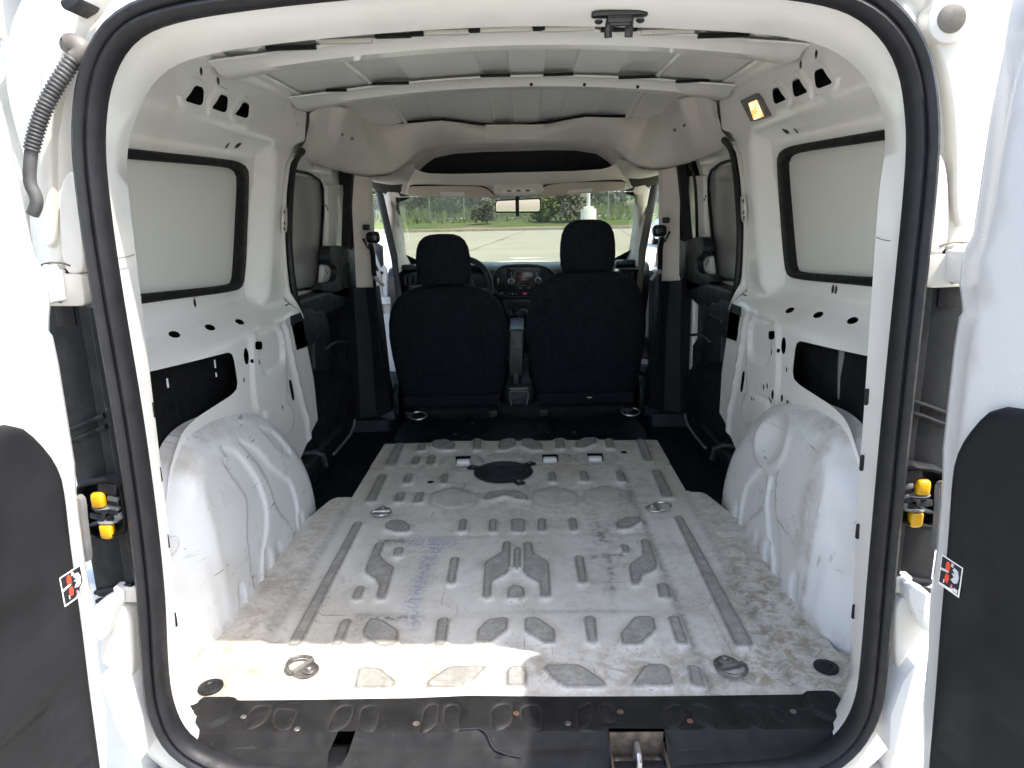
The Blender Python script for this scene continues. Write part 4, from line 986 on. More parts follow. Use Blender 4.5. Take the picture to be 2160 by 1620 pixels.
PADS = [[(-0.5883,-0.0035),(-0.519,-0.0044),(-0.5147,-0.0271),(-0.5166,-0.0489),(-0.5409,-0.0731),(-0.5778,-0.0706)], [(0.5326,-0.0037),(0.5926,-0.0026),(0.599,-0.0642),(0.5687,-0.0704),(0.5553,-0.0658),(0.5357,-0.0453)]]
SH = [[(-0.4841,-0.0185),(-0.4508,-0.0167),(-0.4453,-0.0324),(-0.4498,-0.0625),(-0.4631,-0.0749),(-0.4816,-0.0767)], [(-0.4392,-0.0236),(-0.3986,-0.0308),(-0.3951,-0.0418),(-0.3965,-0.0798),(-0.4142,-0.0796),(-0.4311,-0.0648)], [(-0.3249,-0.0207),(-0.2952,-0.0166),(-0.2925,-0.0602),(-0.3052,-0.0809),(-0.327,-0.0867),(-0.3306,-0.0682)], [(-0.2804,-0.0213),(-0.2501,-0.0195),(-0.244,-0.0351),(-0.2429,-0.0775),(-0.2496,-0.0876),(-0.2753,-0.0771)],
      [(-0.1585,-0.0185),(-0.1376,-0.0142),(-0.1355,-0.0706),(-0.1577,-0.0907),(-0.164,-0.0866),(-0.1637,-0.0361)], [(-0.1264,-0.0189),(-0.1004,-0.0192),(-0.0958,-0.037),(-0.0958,-0.0874),(-0.1031,-0.0873),(-0.124,-0.0686)], [(-0.0304,-0.0202),(-0.0016,-0.0161),(-0.0008,-0.0639),(-0.0151,-0.0802),(-0.0366,-0.0861),(-0.0402,-0.0377)], [(0.0142,-0.0244),(0.045,-0.02),(0.051,-0.0389),(0.0499,-0.0859),(0.0345,-0.0857),(0.0144,-0.0613)],
      [(0.1169,-0.0305),(0.1424,-0.0142),(0.1456,-0.0214),(0.1413,-0.0673),(0.1172,-0.0897),(0.1133,-0.0802)], [(0.1586,-0.0144),(0.183,-0.0266),(0.1841,-0.0678),(0.1592,-0.0684)], [(0.2721,-0.0372),(0.3029,-0.0188),(0.3066,-0.0605),(0.2896,-0.0823),(0.2724,-0.0842)], [(0.3243,-0.0238),(0.3601,-0.0337),(0.3564,-0.084),(0.3364,-0.0785),(0.3201,-0.0561)], [(0.4133,-0.025),(0.4466,-0.0302),(0.4457,-0.0622),(0.4308,-0.0797),(0.4117,-0.0825)], [(0.4608,-0.0257),(0.4875,-0.04),(0.4898,-0.0769),(0.4657,-0.0669)]]
PADS = [ccw(step(rnd(ccw(p), .01, 3), .012)) for p in PADS]; SH = [ccw(step(rnd(ccw(p), .012, 3), .010)) for p in SH]
CRK = [(-0.093,-0.0834),(-0.0611,-0.0814),(-0.0461,-0.0887),(-0.031,-0.1044),(-0.0078,-0.1142),(0.0149,-0.1182)]
P, T = sheet(so_, [STRH, HOLE2], [l for p in PADS for l in (p, offs(p, .006))] + [l for p in SH for l in (p, offs(p, -.003), offs(p, .003))], .012)
h = sill_prof(P[:, 1])
for p in PADS: h += .009 * sst((.006 - sdf_near(P, p, .03)) / .006)
for p in SH:
    d = sdf_near(P, p, .03); h += np.where(np.abs(d) < .0008, -.0030, 0)
d = np.full(len(P), 1.)
for a_, b_ in zip(CRK[:-1], CRK[1:]):
    e = np.array(b_) - a_; q = P - np.array(a_); t_ = np.clip((q @ e) / (e @ e), 0, 1); d = np.minimum(d, np.hypot(*(q - t_[:, None] * e).T))
h -= .004 * (d < .004)
h += .0025 * np.sin(P[:, 0] * 13) * sst((-.09 - P[:, 1]) / .03)
se = np.zeros(len(P))
for p in SH: se = np.maximum(se, np.where(np.abs(sdf_near(P, p, .03)) < .0009, 1, 0))
se = np.maximum(se, .5 * np.exp(-((P[:, 1] + .091) / .004) ** 2))
SILL = obj('rear_sill_trim', (np.c_[P, h], T), 'sill', ang=45, attrs=dict(edge=se))
ck = resample(CRK, 26); obj('crack', tube([(q[0], q[1], float(sill_prof(q[1])) + .0012) for q in ck], [.0008 + .0014 * math.sin(math.pi * i / 25) for i in range(26)], 5), 'ink', SILL, label='jagged crack in the sill trim')
for (c_, m_) in zip([(-0.4907,-0.0474),(-0.3827,-0.0791),(0.0058,-0.0452)] + [(0.0975,-0.0714),(0.3137,-0.0675),(0.5023,-0.0464)], ('steel_dark', 'steel_dark', 'rust', 'steel_dark', 'rust', 'steel_dark')):
    obj('sill_screw', lathe([(.0056, 0), (.0056, .0012), (.004, .0022), (.0024, .0022), (.002, .001), (.0005, .001)], (c_[0], c_[1], float(sill_prof(c_[1]))), 'Z', 12), m_, SILL)
for c_ in [(-0.1724,-0.0684)] + [(0.1936,-0.0433)]:
    obj('screw_hole', lathe([(.0062, 0), (.0062, .0012), (.0045, .0014), (.002, .0006)], (c_[0], c_[1], float(sill_prof(c_[1]))), 'Z', 10), 'rustmetal', SILL)
# striker in its recess
obj('striker_recess', join(box((.2165, -.118, -.046), (.096, .072, .004), .001), box((.2165, -.0855, -.020), (.094, .003, .05), .0005), box((.1695, -.118, -.03), (.003, .07, .03), .0005), box((.2635, -.118, -.03), (.003, .07, .03), .0005)), 'rustmetal', SILL)
obj('striker_plate', prism(rnd([(.174, -.140), (.2165, -.152), (.259, -.140), (.259, -.098), (.174, -.098)], .006, 3), 'XY', -.043, -.038, .001), 'rustmetal', SILL)
obj('striker_loop', tube([(.214, -.098, -.036), (.214, -.098, -.010), (.214, -.104, -.003), (.214, -.130, -.003), (.214, -.138, -.010), (.214, -.140, -.038)], .0048, 8), 'steel', SILL)
for X in (.180, .253): obj('striker_bolt', lathe([(.0075, 0), (.0075, .004), (.004, .006)], (X, -.106, -.038), 'Z', 6), 'steel_dark', SILL)
hc = np.mean(HOLE2, 0)
obj('sill_backing', join(box((hc[0], hc[1], -.033), (.12, .075, .003), .001)), 'void', SILL)
# painted lower edge outside the sill, in front of the seal
g = loft([[(X, -.135, -.034) for X in np.linspace(-.57, .57, 12)], [(X, -.150, -.052) for X in np.linspace(-.57, .57, 12)], [(X, -.17, -.075) for X in np.linspace(-.57, .57, 12)]])
obj('rear_sill_panel', g, 'white_warm')
# ================================================================ sliding doors (closed) seen through the side apertures
for s in (0, 1):
    f = (lambda g: g) if s == 0 else mir
    door_o = [(1.12, -.10), (1.12, 1.16), (2.24, 1.16), (2.24, -.10)]
    win = rnd(ccw([(1.4386,1.0616),(1.7829,1.0554),(1.9343,1.0319),(1.9692,0.9787),(1.838,0.7279),(1.7638,0.6059),(1.3389,0.6345)]), .03, 4)
    P, T = sheet(door_o, [win], [offs(ccw(win), .012)], .05)
    d = sdf_near(P, ccw(win), .1)
    X = -.815 + .012 * sst((d - .0) / .012)
    SD = obj('sliding_door', f((np.c_[X, P], T)), 'white', ang=40)
    P, T = sheet(offs(ccw(win), .004), (), (), .05)
    obj('blank_window_panel', f((np.c_[np.full(len(P), -.822), P], T)), 'panel2', SD)
    obj('window_seal', f(tube([(-.813, q[0], q[1]) for q in step(ccw(win), .03)], .006, 6, True)), 'rubber', SD)
    # shiny fold along the top of the door
    obj('door_top_fold', f(loft([[(-.80, y_, 1.115) for y_ in (1.2, 1.6, 2.05)], [(-.79, y_, 1.105) for y_ in (1.2, 1.6, 2.05)], [(-.795, y_, 1.07) for y_ in (1.2, 1.6, 2.05)], [(-.803, y_, 1.06) for y_ in (1.2, 1.6, 2.05)]])), 'white_clean', SD)
    # black lower trim: wide rail under the window, deep pocket, vertical grip and lower panel
    g = prism(rnd(ccw([(1.14, .615), (2.12, .590), (2.12, .50), (1.14, .515)]), .02, 3), 'YZ', -.81, -.745, .02, 4)
    obj('door_trim_rail', f(g), 'plastic', SD, ang=60)
    pock = ccw(rnd([(1.50, .50), (2.02, .49), (2.00, .33), (1.90, .22), (1.52, .25)], .04, 4))
    P, T = sheet([(1.10, .53), (2.12, .52), (2.12, -.07), (1.10, -.07)], (), [pock, offs(pock, -.02)], .06)
    d = sdf(P, pock)
    X = -.775 - .020 * sst((.0 - d) / .02) + .015 * sst((.20 - P[:, 1]) / .06)
    obj('door_trim_panel', f((np.c_[X, P], T)), 'plastic', SD, ang=60)
    g = prism(rnd(ccw([(1.4388,0.5475),(1.4721,0.5472),(1.5636,0.5353),(1.6057,0.5101),(1.631,0.4266),(1.6392,0.3966),(1.6048,0.2891),(1.3911,0.3375)]), .012, 3), 'YZ', -.80, -.742, .012, 3)
    obj('door_grip', f(g), 'plastic', SD, ang=60)
    g = tube([(-.735, q[0], q[1]) for q in chaikin([(1.5233,0.3928),(1.6018,0.3977),(1.7082,0.3885),(1.8776,0.3548)], 2, False)], .0065, 6)
    obj('pull_strap_edge', f(g), 'dash', SD)
    g = loft([[(-.79, y_, z_) for y_, z_ in ((1.10, .08), (1.5, .08), (2.05, .09))], [(-.755, y_, z_) for y_, z_ in ((1.10, .06), (1.5, .06), (2.05, .07))], [(-.755, y_, -.08) for y_ in (1.1, 1.5, 2.05)]])
    obj('door_lower_trim', f(g), 'plastic', SD)
    ed = resample(chaikin([(-.70, q[0], q[1]) for q in [(1.7381,0.0453),(1.7207,0.019),(1.6161,0.0068),(1.4854,0.0106),(1.3863,0.0142)]], 2, False), 14)
    obj('door_edge_strip', f(tube(ed, .0055, 6)), 'grey_plastic', SD)
    # white lock plate on the window edge and the black C-shaped bracket over it
    g = prism(rnd(ccw([(1.9442,1.0167),(2.3234,1.0288),(2.2299,0.7425),(2.131,0.5797),(1.7734,0.6163),(1.9036,0.8419)]), .012, 3), 'YZ', -.803, -.787, .003)
    obj('door_frame_panel', f(g), 'white', SD)
    g = prism(rnd(ccw([(1.7307,0.7002),(1.8964,0.6847),(1.92,0.6674),(1.8969,0.6258),(1.8407,0.622),(1.6876,0.6312)]), .012, 3), 'YZ', -.79, -.772, .002)
    obj('lock_plate', f(g), 'white_clean', SD)
    for q in [(1.7417,0.6758),(1.7669,0.6648),(1.8856,0.9307),(1.9096,0.9189)]:
        obj('plate_hole', f(lathe([(.006, 0), (.006, .002), (.001, .002)], (-.7725 if q[1] < .8 else -.7875, q[0], q[1]), 'X', 8)), 'void', SD)
    g = prism(chaikin(ccw([(1.7316,0.7663),(1.7829,0.7736),(1.9471,0.7632),(2.0981,0.7375),(2.2355,0.713),(2.26,0.6944),(2.1992,0.6033),(2.0942,0.5533),(1.9769,0.5341),(1.7643,0.572),(1.571,0.6116),(1.5689,0.6241),(1.6093,0.6357),(1.7367,0.6287),(1.8086,0.6367),(1.8264,0.6774),(1.78,0.693),(1.7144,0.7125)]), 2), 'YZ', -.785, -.745, .014, 3)
    obj('handle_bracket', f(g), 'plastic', SD, ang=60)
    g = prism(chaikin(ccw([(1.9469,0.6895),(2.0259,0.687),(2.0405,0.673),(1.9863,0.5909),(1.9112,0.5797),(1.8577,0.6103)]), 2), 'YZ', -.75, -.742, .003, 2)
    obj('grip_recess', f(g), 'void', SD)

# ================================================================ B-pillars, front door apertures
for s in (0, 1):
    f = (lambda g: g) if s == 0 else mir
    a = [(-0.6999,2.02,1.0597),(-0.7103,2.02,0.5698)]; b = [(-0.6375,2.05,1.0505),(-0.6492,2.05,0.5652)]
    g = loft([[(p[0] - .02, p[1] + .06, p[2]) for p in a], a, [(p[0] - .004, p[1] - .012, p[2]) for p in a], [(p[0] - .004, p[1] - .004, p[2]) for p in b], b, [(p[0] + .006, p[1] + .06, p[2]) for p in b]])
    BP = obj('pillar_trim', f(g), 'beige2', ang=50)
    a = [(-0.7174,1.995,1.075),(-0.7406,1.995,0.9384),(-0.7613,1.995,0.758)]; b = [(-0.6893,1.995,1.0704),(-0.7057,1.995,0.9375),(-0.7225,1.995,0.749)]
    obj('slider_front_seal', f(loft([[(p[0] - .003, p[1] + .06, p[2]) for p in a], a, [(p[0], p[1] - .012, p[2]) for p in a], [(p[0], p[1] - .012, p[2]) for p in b], b, [(p[0] + .003, p[1] + .04, p[2]) for p in b]])), 'rubber_dark', BP)
    obj('pillar_core', f(box((-.815, 2.23, .56), (.09, .05, 1.30), .01)), 'rubber', BP)
    a = [(-0.7191,1.97,0.5822),(-0.7195,1.97,0.3841),(-0.7252,1.97,0.1667),(-0.7327,1.97,-0.0214)]; b = [(-0.625,1.97,0.5802),(-0.6113,1.97,0.3819),(-0.6023,1.97,0.1643),(-0.5862,1.97,0.0121)]
    c_ = [(-0.6738,2.02,0.5759),(-0.6648,2.02,0.3745),(-0.6651,2.02,0.1536),(-0.6644,2.02,-0.0284)]
    g = loft([[(p[0] - .09, p[1] + .05, p[2]) for p in a], a, [(p[0], p[1] - .012, p[2]) for p in c_], b, [(p[0] + .002, p[1] + .10, p[2]) for p in b]])
    obj('pillar_lower_trim', f(g), 'plastic', BP, ang=50)
    # seat belt: adjuster, loop, webbing, buckle tongue
    e = [(-0.6398,1.96,0.8384),(-0.6145,1.96,0.7948),(-0.6352,1.96,0.7705)]
    obj('belt_anchor_knob', f(join(box(e[0], (.030, .03, .024), .006), )), 'plastic', BP)
    obj('belt_guide', f(join(box(e[1], (.060, .045, .050), .018, 4), tube([(e[2][0] - .02, 1.95, e[2][2] + .02), (e[2][0], 1.94, e[2][2] - .02), (e[2][0] + .02, 1.95, e[2][2] + .02)], .006, 6))), 'plastic_gloss', BP)
    wb = [(-0.625,1.95,0.7676),(-0.6178,1.95,0.7178),(-0.619,1.95,0.6552),(-0.6176,1.95,0.63)] ; wb2 = [(-0.6204,1.95,0.6174),(-0.6202,1.95,0.5281),(-0.6197,1.95,0.3854)] + [(-0.6124,1.95,0.2131)]
    def web(pts, w_): return loft([[(p[0] - w_, p[1], p[2]) for p in pts], [(p[0], p[1] - .002, p[2]) for p in pts], [(p[0] + w_, p[1], p[2]) for p in pts]])
    obj('belt_webbing', f(web(wb, .011)), 'fabric', BP); obj('belt_webbing', f(web(wb2, .007)), 'fabric', BP)
    tg = [(-0.6282,1.94,0.6311),(-0.603,1.94,0.6274),(-0.5735,1.94,0.592),(-0.5836,1.94,0.5846),(-0.6043,1.94,0.6085),(-0.6199,1.94,0.6133)]
    obj('belt_tongue', f(prism([(p[0], p[2]) for p in ccw([(q[0], q[2]) for q in tg])] if False else ccw([(q[0], q[2]) for q in tg]), 'XZ', 1.945, 1.935, .001)), 'steel_dark', BP)
    # dark wide rubber around the front door opening
    o_ = [(-0.7726,2.75,1.0582),(-0.7447,2.75,1.0049),(-0.7276,2.75,0.9024),(-0.7069,2.75,0.7776),(-0.685,2.75,0.6508),(-0.6797,2.75,0.5654)] + [(-0.6667,2.75,0.3039),(-0.6651,2.75,-0.021)]
    i_ = [(-0.721,2.72,1.0478),(-0.7003,2.72,0.983),(-0.6868,2.72,0.9015),(-0.6702,2.72,0.7985),(-0.6483,2.72,0.6731),(-0.6462,2.72,0.5674)] + [(-0.6194,2.72,0.3076),(-0.6223,2.72,-0.0146)]
    g = loft([[(p[0] - .02, p[1] + .08, p[2]) for p in o_], o_, [(.5 * (p[0] + q[0]), p[1] - .03, .5 * (p[2] + q[2])) for p, q in zip(o_, i_)], i_, [(p[0], p[1] + .05, p[2]) for p in i_]])
    obj('front_door_seal', f(g), 'rubber_dark', ang=60)
    # windscreen pillar cover
    o_ = [(-0.7403,2.7,1.0715),(-0.7171,2.7,1.0471),(-0.6965,2.7,0.9826),(-0.683,2.7,0.9015),(-0.6665,2.7,0.799),(-0.6447,2.7,0.6742),(-0.6421,2.7,0.5797)]
    i_ = [(-0.6032,2.6,0.9981),(-0.5963,2.6,0.9784)] + [(-0.6147,2.66,0.9401)] + [(-0.6271,2.77,0.8793)] + [(-0.6357,2.9,0.7707)] + [(-0.6374,3.01,0.6593)] + [(-0.6284,3.04,0.6026)]
    mid = [tuple(.5 * (u + v) for u, v in zip(p, q)) for p, q in zip(o_, i_)]
    mid = [(p[0] + .004, p[1] - .06, p[2]) for p in mid]
    g = loft([[(p[0] - .01, p[1] + .10, p[2]) for p in o_], o_, mid, i_, [(p[0] - .012, p[1] + .025, p[2]) for p in i_]])
    obj('windscreen_pillar_cover', f(g), 'beige2', ang=75)

# ================================================================ headliner: arch behind the seats, overhead shelf, header
O_ = [(-0.7958,1.6,1.121),(-0.7736,1.6,1.1506),(-0.7512,1.6,1.1633),(-0.7428,1.6,1.2555),(-0.7169,1.6,1.2712)] + [(-0.6771,1.68,1.2905)] + [(-0.6231,1.6611,1.28)] + [(-0.618,2.0057,1.274)] + [(-0.5751,2.1354,1.272)] + [(-0.4397,2.0949,1.27),(-0.308,2.0391,1.27),(-0.222,2.1442,1.27)] + [(-0.1645,2.2208,1.267),(-0.0743,2.2606,1.267),(0.0289,2.3039,1.267)]
A_ = [(-0.8008,1.62,1.1159)] + [(-0.7904,1.7,1.0986)] + [(-0.7508,1.82,1.0816)] + [(-0.7157,1.92,1.0655)] + [(-0.6647,1.98,1.0556)] + [(-0.6188,2.02,1.0504)] + [(-0.5711,2.05,1.0545)] + [(-0.5406,2.09,1.0635)] + [(-0.5055,2.14,1.0913)] + [(-0.4641,2.19,1.136)] + [(-0.4077,2.23,1.1723)] + [(-0.3021,2.26,1.1906)] + [(-0.1642,2.28,1.1951),(0.0319,2.28,1.1944)]
O_ = resample(O_, 40); A_ = resample(A_, 40)
def fullx(c): return c + [(-p[0], p[1], p[2]) for p in reversed(c[:-1])]
def clampx(c): return [(min(p[0], 0.), p[1], p[2]) for p in c]
mids = []
for t_, by in ((.25, -.035), (.5, -.045), (.75, -.03), (.93, -.02)):
    mids.append([tuple((1 - t_) * u + t_ * v for u, v in zip(p, q)) for p, q in zip(O_, A_)])
    mids[-1] = [(p[0], p[1] + by * sst((p[2] - .9) / .3 if False else 1.0), p[2] - .004) for p in mids[-1]]
B_ = [(p[0] * .995, p[1] + .05, p[2] + .010) for p in A_]
C_ = [(p[0] * .97, 2.47, p[2] - .022) for p in A_]
D_ = [(p[0] * .95, 2.66, min(p[2] - .075, 1.08)) for p in A_]
Z_ = [(p[0], p[1] + .04, p[2] + .012) for p in O_]
HL = obj('headliner', loft([fullx(clampx(c)) for c in [Z_, O_] + mids + [A_, B_, C_]]), 'beige', ang=60)
obj('overhead_shelf', loft([fullx(clampx(c)) for c in [C_, D_]]), 'shelf', HL, ang=60)  # deep end of the cavity, its shade put into the colour
for s in (-1, 1):
    for q in [(-0.6329,1.62,1.1834),(-0.5981,1.62,1.1681)]:
        obj('trim_clip', lathe([(.006, 0), (.006, -.006), (.003, -.009)], (s * -q[0] if False else (q[0] if s < 0 else -q[0]), q[1] + .01, q[2]), 'Y', 8), 'grey_plastic', HL)
cp = [(-0.1313,2.24,1.2717),(0.136,2.24,1.265),(0.1351,2.24,1.1993),(-0.1334,2.24,1.2059)]
obj('headliner_cover', prism(rnd(ccw([(q[0], q[2]) for q in cp]), .008, 2), 'XZ', 2.30, 2.222, .004), 'beige', HL, label='flat removable cover in the middle of the headliner')
# black gap strip between roof sheet and headliner edge
gap = resample(O_[18:], 24)
obj('headliner_gap', tube([(p[0], p[1] + .01, p[2] + .006) for p in fullx(clampx([(q[0], q[1], q[2]) for q in gap]))], .006, 5), 'void', HL)
# overhead shelf lip and windscreen header
L_ = resample([(-0.5326,2.38,1.0856),(-0.4996,2.38,1.1065),(-0.4816,2.38,1.1039),(-0.4599,2.38,1.086),(-0.4128,2.38,1.074),(-0.2881,2.38,1.0688),(-0.1067,2.38,1.0688),(0.0336,2.38,1.0698)], 30)
V_ = resample([(-0.5697,2.5,1.0337),(-0.5465,2.5,1.0264),(-0.5137,2.5,1.021),(-0.4431,2.5,1.0171),(-0.3019,2.5,1.0092),(-0.2078,2.5,1.0047),(-0.0669,2.5,0.9945),(0.0318,2.5,0.9876)], 30)
W_ = resample([(-0.608,2.6,1.0006),(-0.5797,2.6,0.9859),(-0.5315,2.6,0.9777),(-0.4587,2.6,0.9736),(-0.3131,2.6,0.9678),(-0.2161,2.6,0.9632),(-0.0708,2.6,0.9574),(0.0309,2.6,0.955)], 30)
Lb = [(p[0], p[1] + .05, p[2] - .004) for p in L_]
md = [(.5 * (p[0] + q[0]), .5 * (p[1] + q[1]) - .03, .5 * (p[2] + q[2])) for p, q in zip(L_, V_)]
HD = obj('windscreen_header', loft([fullx(clampx(c)) for c in (Lb, L_, md, V_, W_, [(p[0], p[1] + .08, p[2] + .01) for p in W_])]), 'beige', ang=60)
# side roof trim between the arch and the windscreen pillar
a = [(-0.6896,2,1.0551),(-0.6148,2,1.0475),(-0.5475,2,1.0497)] + [(-0.5157,2.12,1.0764)]; b = [(-0.7144,2.4,1.0559),(-0.658,2.4,1.0413),(-0.5892,2.4,1.0397),(-0.5374,2.4,1.0604)]; c_ = [(-0.7597,2.74,1.0559),(-0.7248,2.74,1.0502),(-0.6702,2.74,1.0392),(-0.6015,2.74,1.0085)]
g = loft([resample(x_, 10) for x_ in (a, b, c_)]); 
both('roof_side_trim', g, 'beige', (HL, HL), ang=60)
g = loft([resample(x_, 12) for x_ in ([(-0.5513,2.15,1.0666),(-0.4986,2.15,1.0937),(-0.4513,2.15,1.1047)], [(-0.5666,2.38,1.0515),(-0.5248,2.38,1.0636),(-0.4825,2.38,1.0887)], [(-0.6105,2.59,1.0097),(-0.5777,2.59,0.9903),(-0.539,2.59,0.9894)])])
both('header_corner', g, 'beige', (HL, HL), ang=60)

# sun visors with their labels, dome console, mirror
for s in (0, 1):
    pts = [(-0.5337,2.47,1.0011),(-0.5231,2.47,1.0158),(-0.5013,2.47,1.021),(-0.1899,2.47,1.0147),(-0.1437,2.47,0.9993),(-0.1133,2.47,0.9761),(-0.1059,2.47,0.9627),(-0.1099,2.47,0.9564),(-0.2231,2.47,0.9591),(-0.5276,2.47,0.9727)] if s == 0 else [(0.1064,2.47,0.9596),(0.1165,2.47,0.9856),(0.1439,2.47,1.0056),(0.1905,2.47,1.0157),(0.2911,2.47,1.0207),(0.5189,2.47,1.019),(0.5364,2.47,1.0093),(0.5368,2.47,0.985),(0.5195,2.47,0.978),(0.116,2.47,0.9545)]
    poly = chaikin(ccw([(q[0], q[2]) for q in pts]), 1)
    vz = obj('sun_visor', rota(prism(poly, 'XZ', 2.482, 2.460, .010, 4), R(0), 'X'), 'visor', ang=60)
    lb = [(-0.3749,2.46,0.9907),(-0.2563,2.46,0.9867),(-0.2493,2.46,0.9678),(-0.3661,2.46,0.9706)] if s == 0 else [(0.2594,2.46,0.9839),(0.3792,2.46,0.9896),(0.3715,2.46,0.9737),(0.2516,2.46,0.9687)]
    obj('visor_label', prism(ccw([(q[0], q[2]) for q in lb]), 'XZ', 2.4615, 2.4585, .0004, 1), 'label', vz)
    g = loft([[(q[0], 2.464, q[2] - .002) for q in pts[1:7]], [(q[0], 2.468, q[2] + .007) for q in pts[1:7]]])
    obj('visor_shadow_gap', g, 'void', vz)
dc = [(-0.0848,2.34,0.9908),(0.0725,2.34,0.9907)]
cx = .012
DY = -.09
dm = obj('dome_console', join(prism(chaikin(ccw([(cx - .13, 1.006), (cx - .065, 1.058), (cx + .065, 1.058), (cx + .13, 1.006), (cx + .11, .960), (cx - .11, .960)]), 2), 'XZ', 2.52, 2.445, .012, 3)), 'beige', ang=50)
obj('dome_lens', prism(rnd([(cx - .085, .975), (cx + .085, .975), (cx + .075, .998), (cx - .075, .998)], .009, 3), 'XZ', 2.455, 2.436, .006, 3), 'label', dm)
for X in (-.045, 0, .045): obj('dome_switch', box((cx + X, 2.436, .986), (.022, .006, .010), .003), 'grey_plastic', dm)
mr = [(-0.1006,2.46,0.9304),(0.0728,2.46,0.9346),(0.0717,2.46,0.8734),(-0.1001,2.46,0.8774)]
mcx, mcz, mw, mh = .008, .915, .115, .036
MR = obj('rear_view_mirror', join(prism(rnd([(mcx - mw, mcz - mh + .004), (mcx - mw + .004, mcz + mh - .006), (mcx + mw, mcz + mh), (mcx + mw - .004, mcz - mh)], .012, 4), 'XZ', 2.49, 2.462, .008, 3), box((mcx - .003, 2.475, mcz + .045), (.020, .02, .05), .004), box((mcx - .003, 2.462, mcz - .04), (.016, .02, .022), .004)), 'plastic', ang=50)
obj('mirror_glass', prism(rnd([(mcx - mw + .006, mcz - mh + .010), (mcx - mw + .009, mcz + mh - .011), (mcx + mw - .006, mcz + mh - .006), (mcx + mw - .009, mcz - mh + .006)], .010, 4), 'XZ', 2.464, 2.4605, .001, 1), 'rearglass', MR)
obj('mirror_stem', box((mcx - .003, 2.457, mcz + .002), (.018, .008, .078), .003), 'plastic', MR)

# ================================================================ windscreen
g = loft([[(x_, 2.615, .972) for x_ in np.linspace(-.62, .62, 15)], [(x_, 3.16 - .10 * (x_ / .66) ** 2, .585) for x_ in np.linspace(-.70, .70, 15)]])
WS_ = obj('windscreen', g, 'glass', ang=0)
for s in (-1, 1):
    q = [(s * .62, 2.613, .970), (s * .54, 2.613, .970), (s * .607, 2.65, .948)]
    obj('screen_print_corner', loft([[q[0], q[1]], [(s * .63, 2.70, .915), q[2]]]), 'void', WS_)
    obj('screen_print_corner', loft([[(s * .69, 3.03, .60), (s * .54, 3.10, .592)], [(s * .665, 2.88, .69), (s * .64, 2.93, .665)]]), 'void', WS_)

# ================================================================ dashboard
xsd = np.linspace(-.72, .72, 61)
def dash_top(x_): return .592 + .014 * math.exp(-((x_ + .33) / .17) ** 2) + .004 * math.exp(-(x_ / .25) ** 2)
rows = []
for (Y, dz) in ((3.14, -.004), (2.98, .0), (2.84, .004), (2.77, -.004), (2.745, -.022), (2.735, -.06), (2.75, -.16), (2.80, -.24), (2.86, -.34), (2.95, -.50), (3.0, -.62)):
    rows.append([(x_, Y + .05 * (abs(x_) / .7) ** 3, dash_top(x_) + dz) for x_ in xsd])
DB = obj('dashboard', loft(rows), 'dash', ang=50)
def dz_(crop_pts, Y): return [(q[0], q[2]) for q in crop_pts]
pod = chaikin(ccw(dz_([(-0.1415,2.72,0.5252),(-0.1303,2.72,0.5646),(-0.1038,2.72,0.595),(-0.0693,2.72,0.6078),(0.0585,2.72,0.6083),(0.1378,2.72,0.5995),(0.1801,2.72,0.5775),(0.2167,2.72,0.5344),(0.2305,2.72,0.483),(0.216,2.72,0.449),(0.1643,2.72,0.4324),(0.0266,2.72,0.4287),(-0.088,2.72,0.4384),(-0.1333,2.72,0.4623)], 2.72)), 2)
pr = resample(pod, 60, True)
PD = obj('centre_console_face', prism(pr, 'XZ', 2.80, 2.722, .012, 3), 'dash_pod', DB, ang=50)
obj('console_surround', ringband(resample(offs(pr, .004), 60, True), resample(offs(pr, -.008), 60, True), 'XZ', 2.74, 2.712, .004), 'silver', DB, label='satin grey ring round the console face').data.materials[0] = M['dash']
# radio: bezel, screen, knobs, keys, vents, button row
def er(x0, y0, x1, y1, Y): return [(q[0], q[2]) for q in ([(-0.3358,2.715,0.6873),(0.272,2.715,0.2372)])] 
_a, _b = er(0, 0, 1, 1, 0)
def EX(x_): return _a[0] + (x_ / 2160) * (_b[0] - _a[0])
def EZ(y_): return _a[1] + (y_ / 1530) * (_b[1] - _a[1])
def ebox(x0, y0, x1, y1, Yb, Yf, r=.004): return prism(rnd([(EX(x0), EZ(y1)), (EX(x1), EZ(y1)), (EX(x1), EZ(y0)), (EX(x0), EZ(y0))], r, 3), 'XZ', Yb, Yf, .002)
RD = obj('radio', ebox(970, 310, 1660, 740, 2.74, 2.712, .012), 'dash_pod', DB)
obj('screen', ebox(1135, 395, 1500, 640, 2.713, 2.7095), 'screen', DB)
obj('screen_frame', ringband(resample(rnd([(EX(1118), EZ(655)), (EX(1518), EZ(655)), (EX(1518), EZ(382)), (EX(1118), EZ(382))], .004, 3), 40, True), resample(rnd([(EX(1138), EZ(638)), (EX(1497), EZ(638)), (EX(1497), EZ(398)), (EX(1138), EZ(398))], .003, 3), 40, True), 'XZ', 2.713, 2.708, .001), 'plastic_gloss', DB)
for (x_, y_) in ((1055, 565), (1572, 555)):
    kb = obj('radio_knob', lathe([(.0175, 0), (.0175, -.006), (.013, -.010), (.012, -.022), (.010, -.024), (.001, -.024)], (EX(x_), 2.712, EZ(y_)), 'Y', 24), 'dash_pod', DB)
    obj('knob_ring', lathe([(.0150, -.002), (.0180, -.004), (.0180, -.008), (.0148, -.010)], (EX(x_), 2.712, EZ(y_)), 'Y', 24), 'silver', DB)
for k in range(5): obj('radio_key', ebox(1120 + k * 84, 680, 1180 + k * 84, 708, 2.713, 2.708, .002), 'grey_plastic' if k % 2 else 'dash', DB)
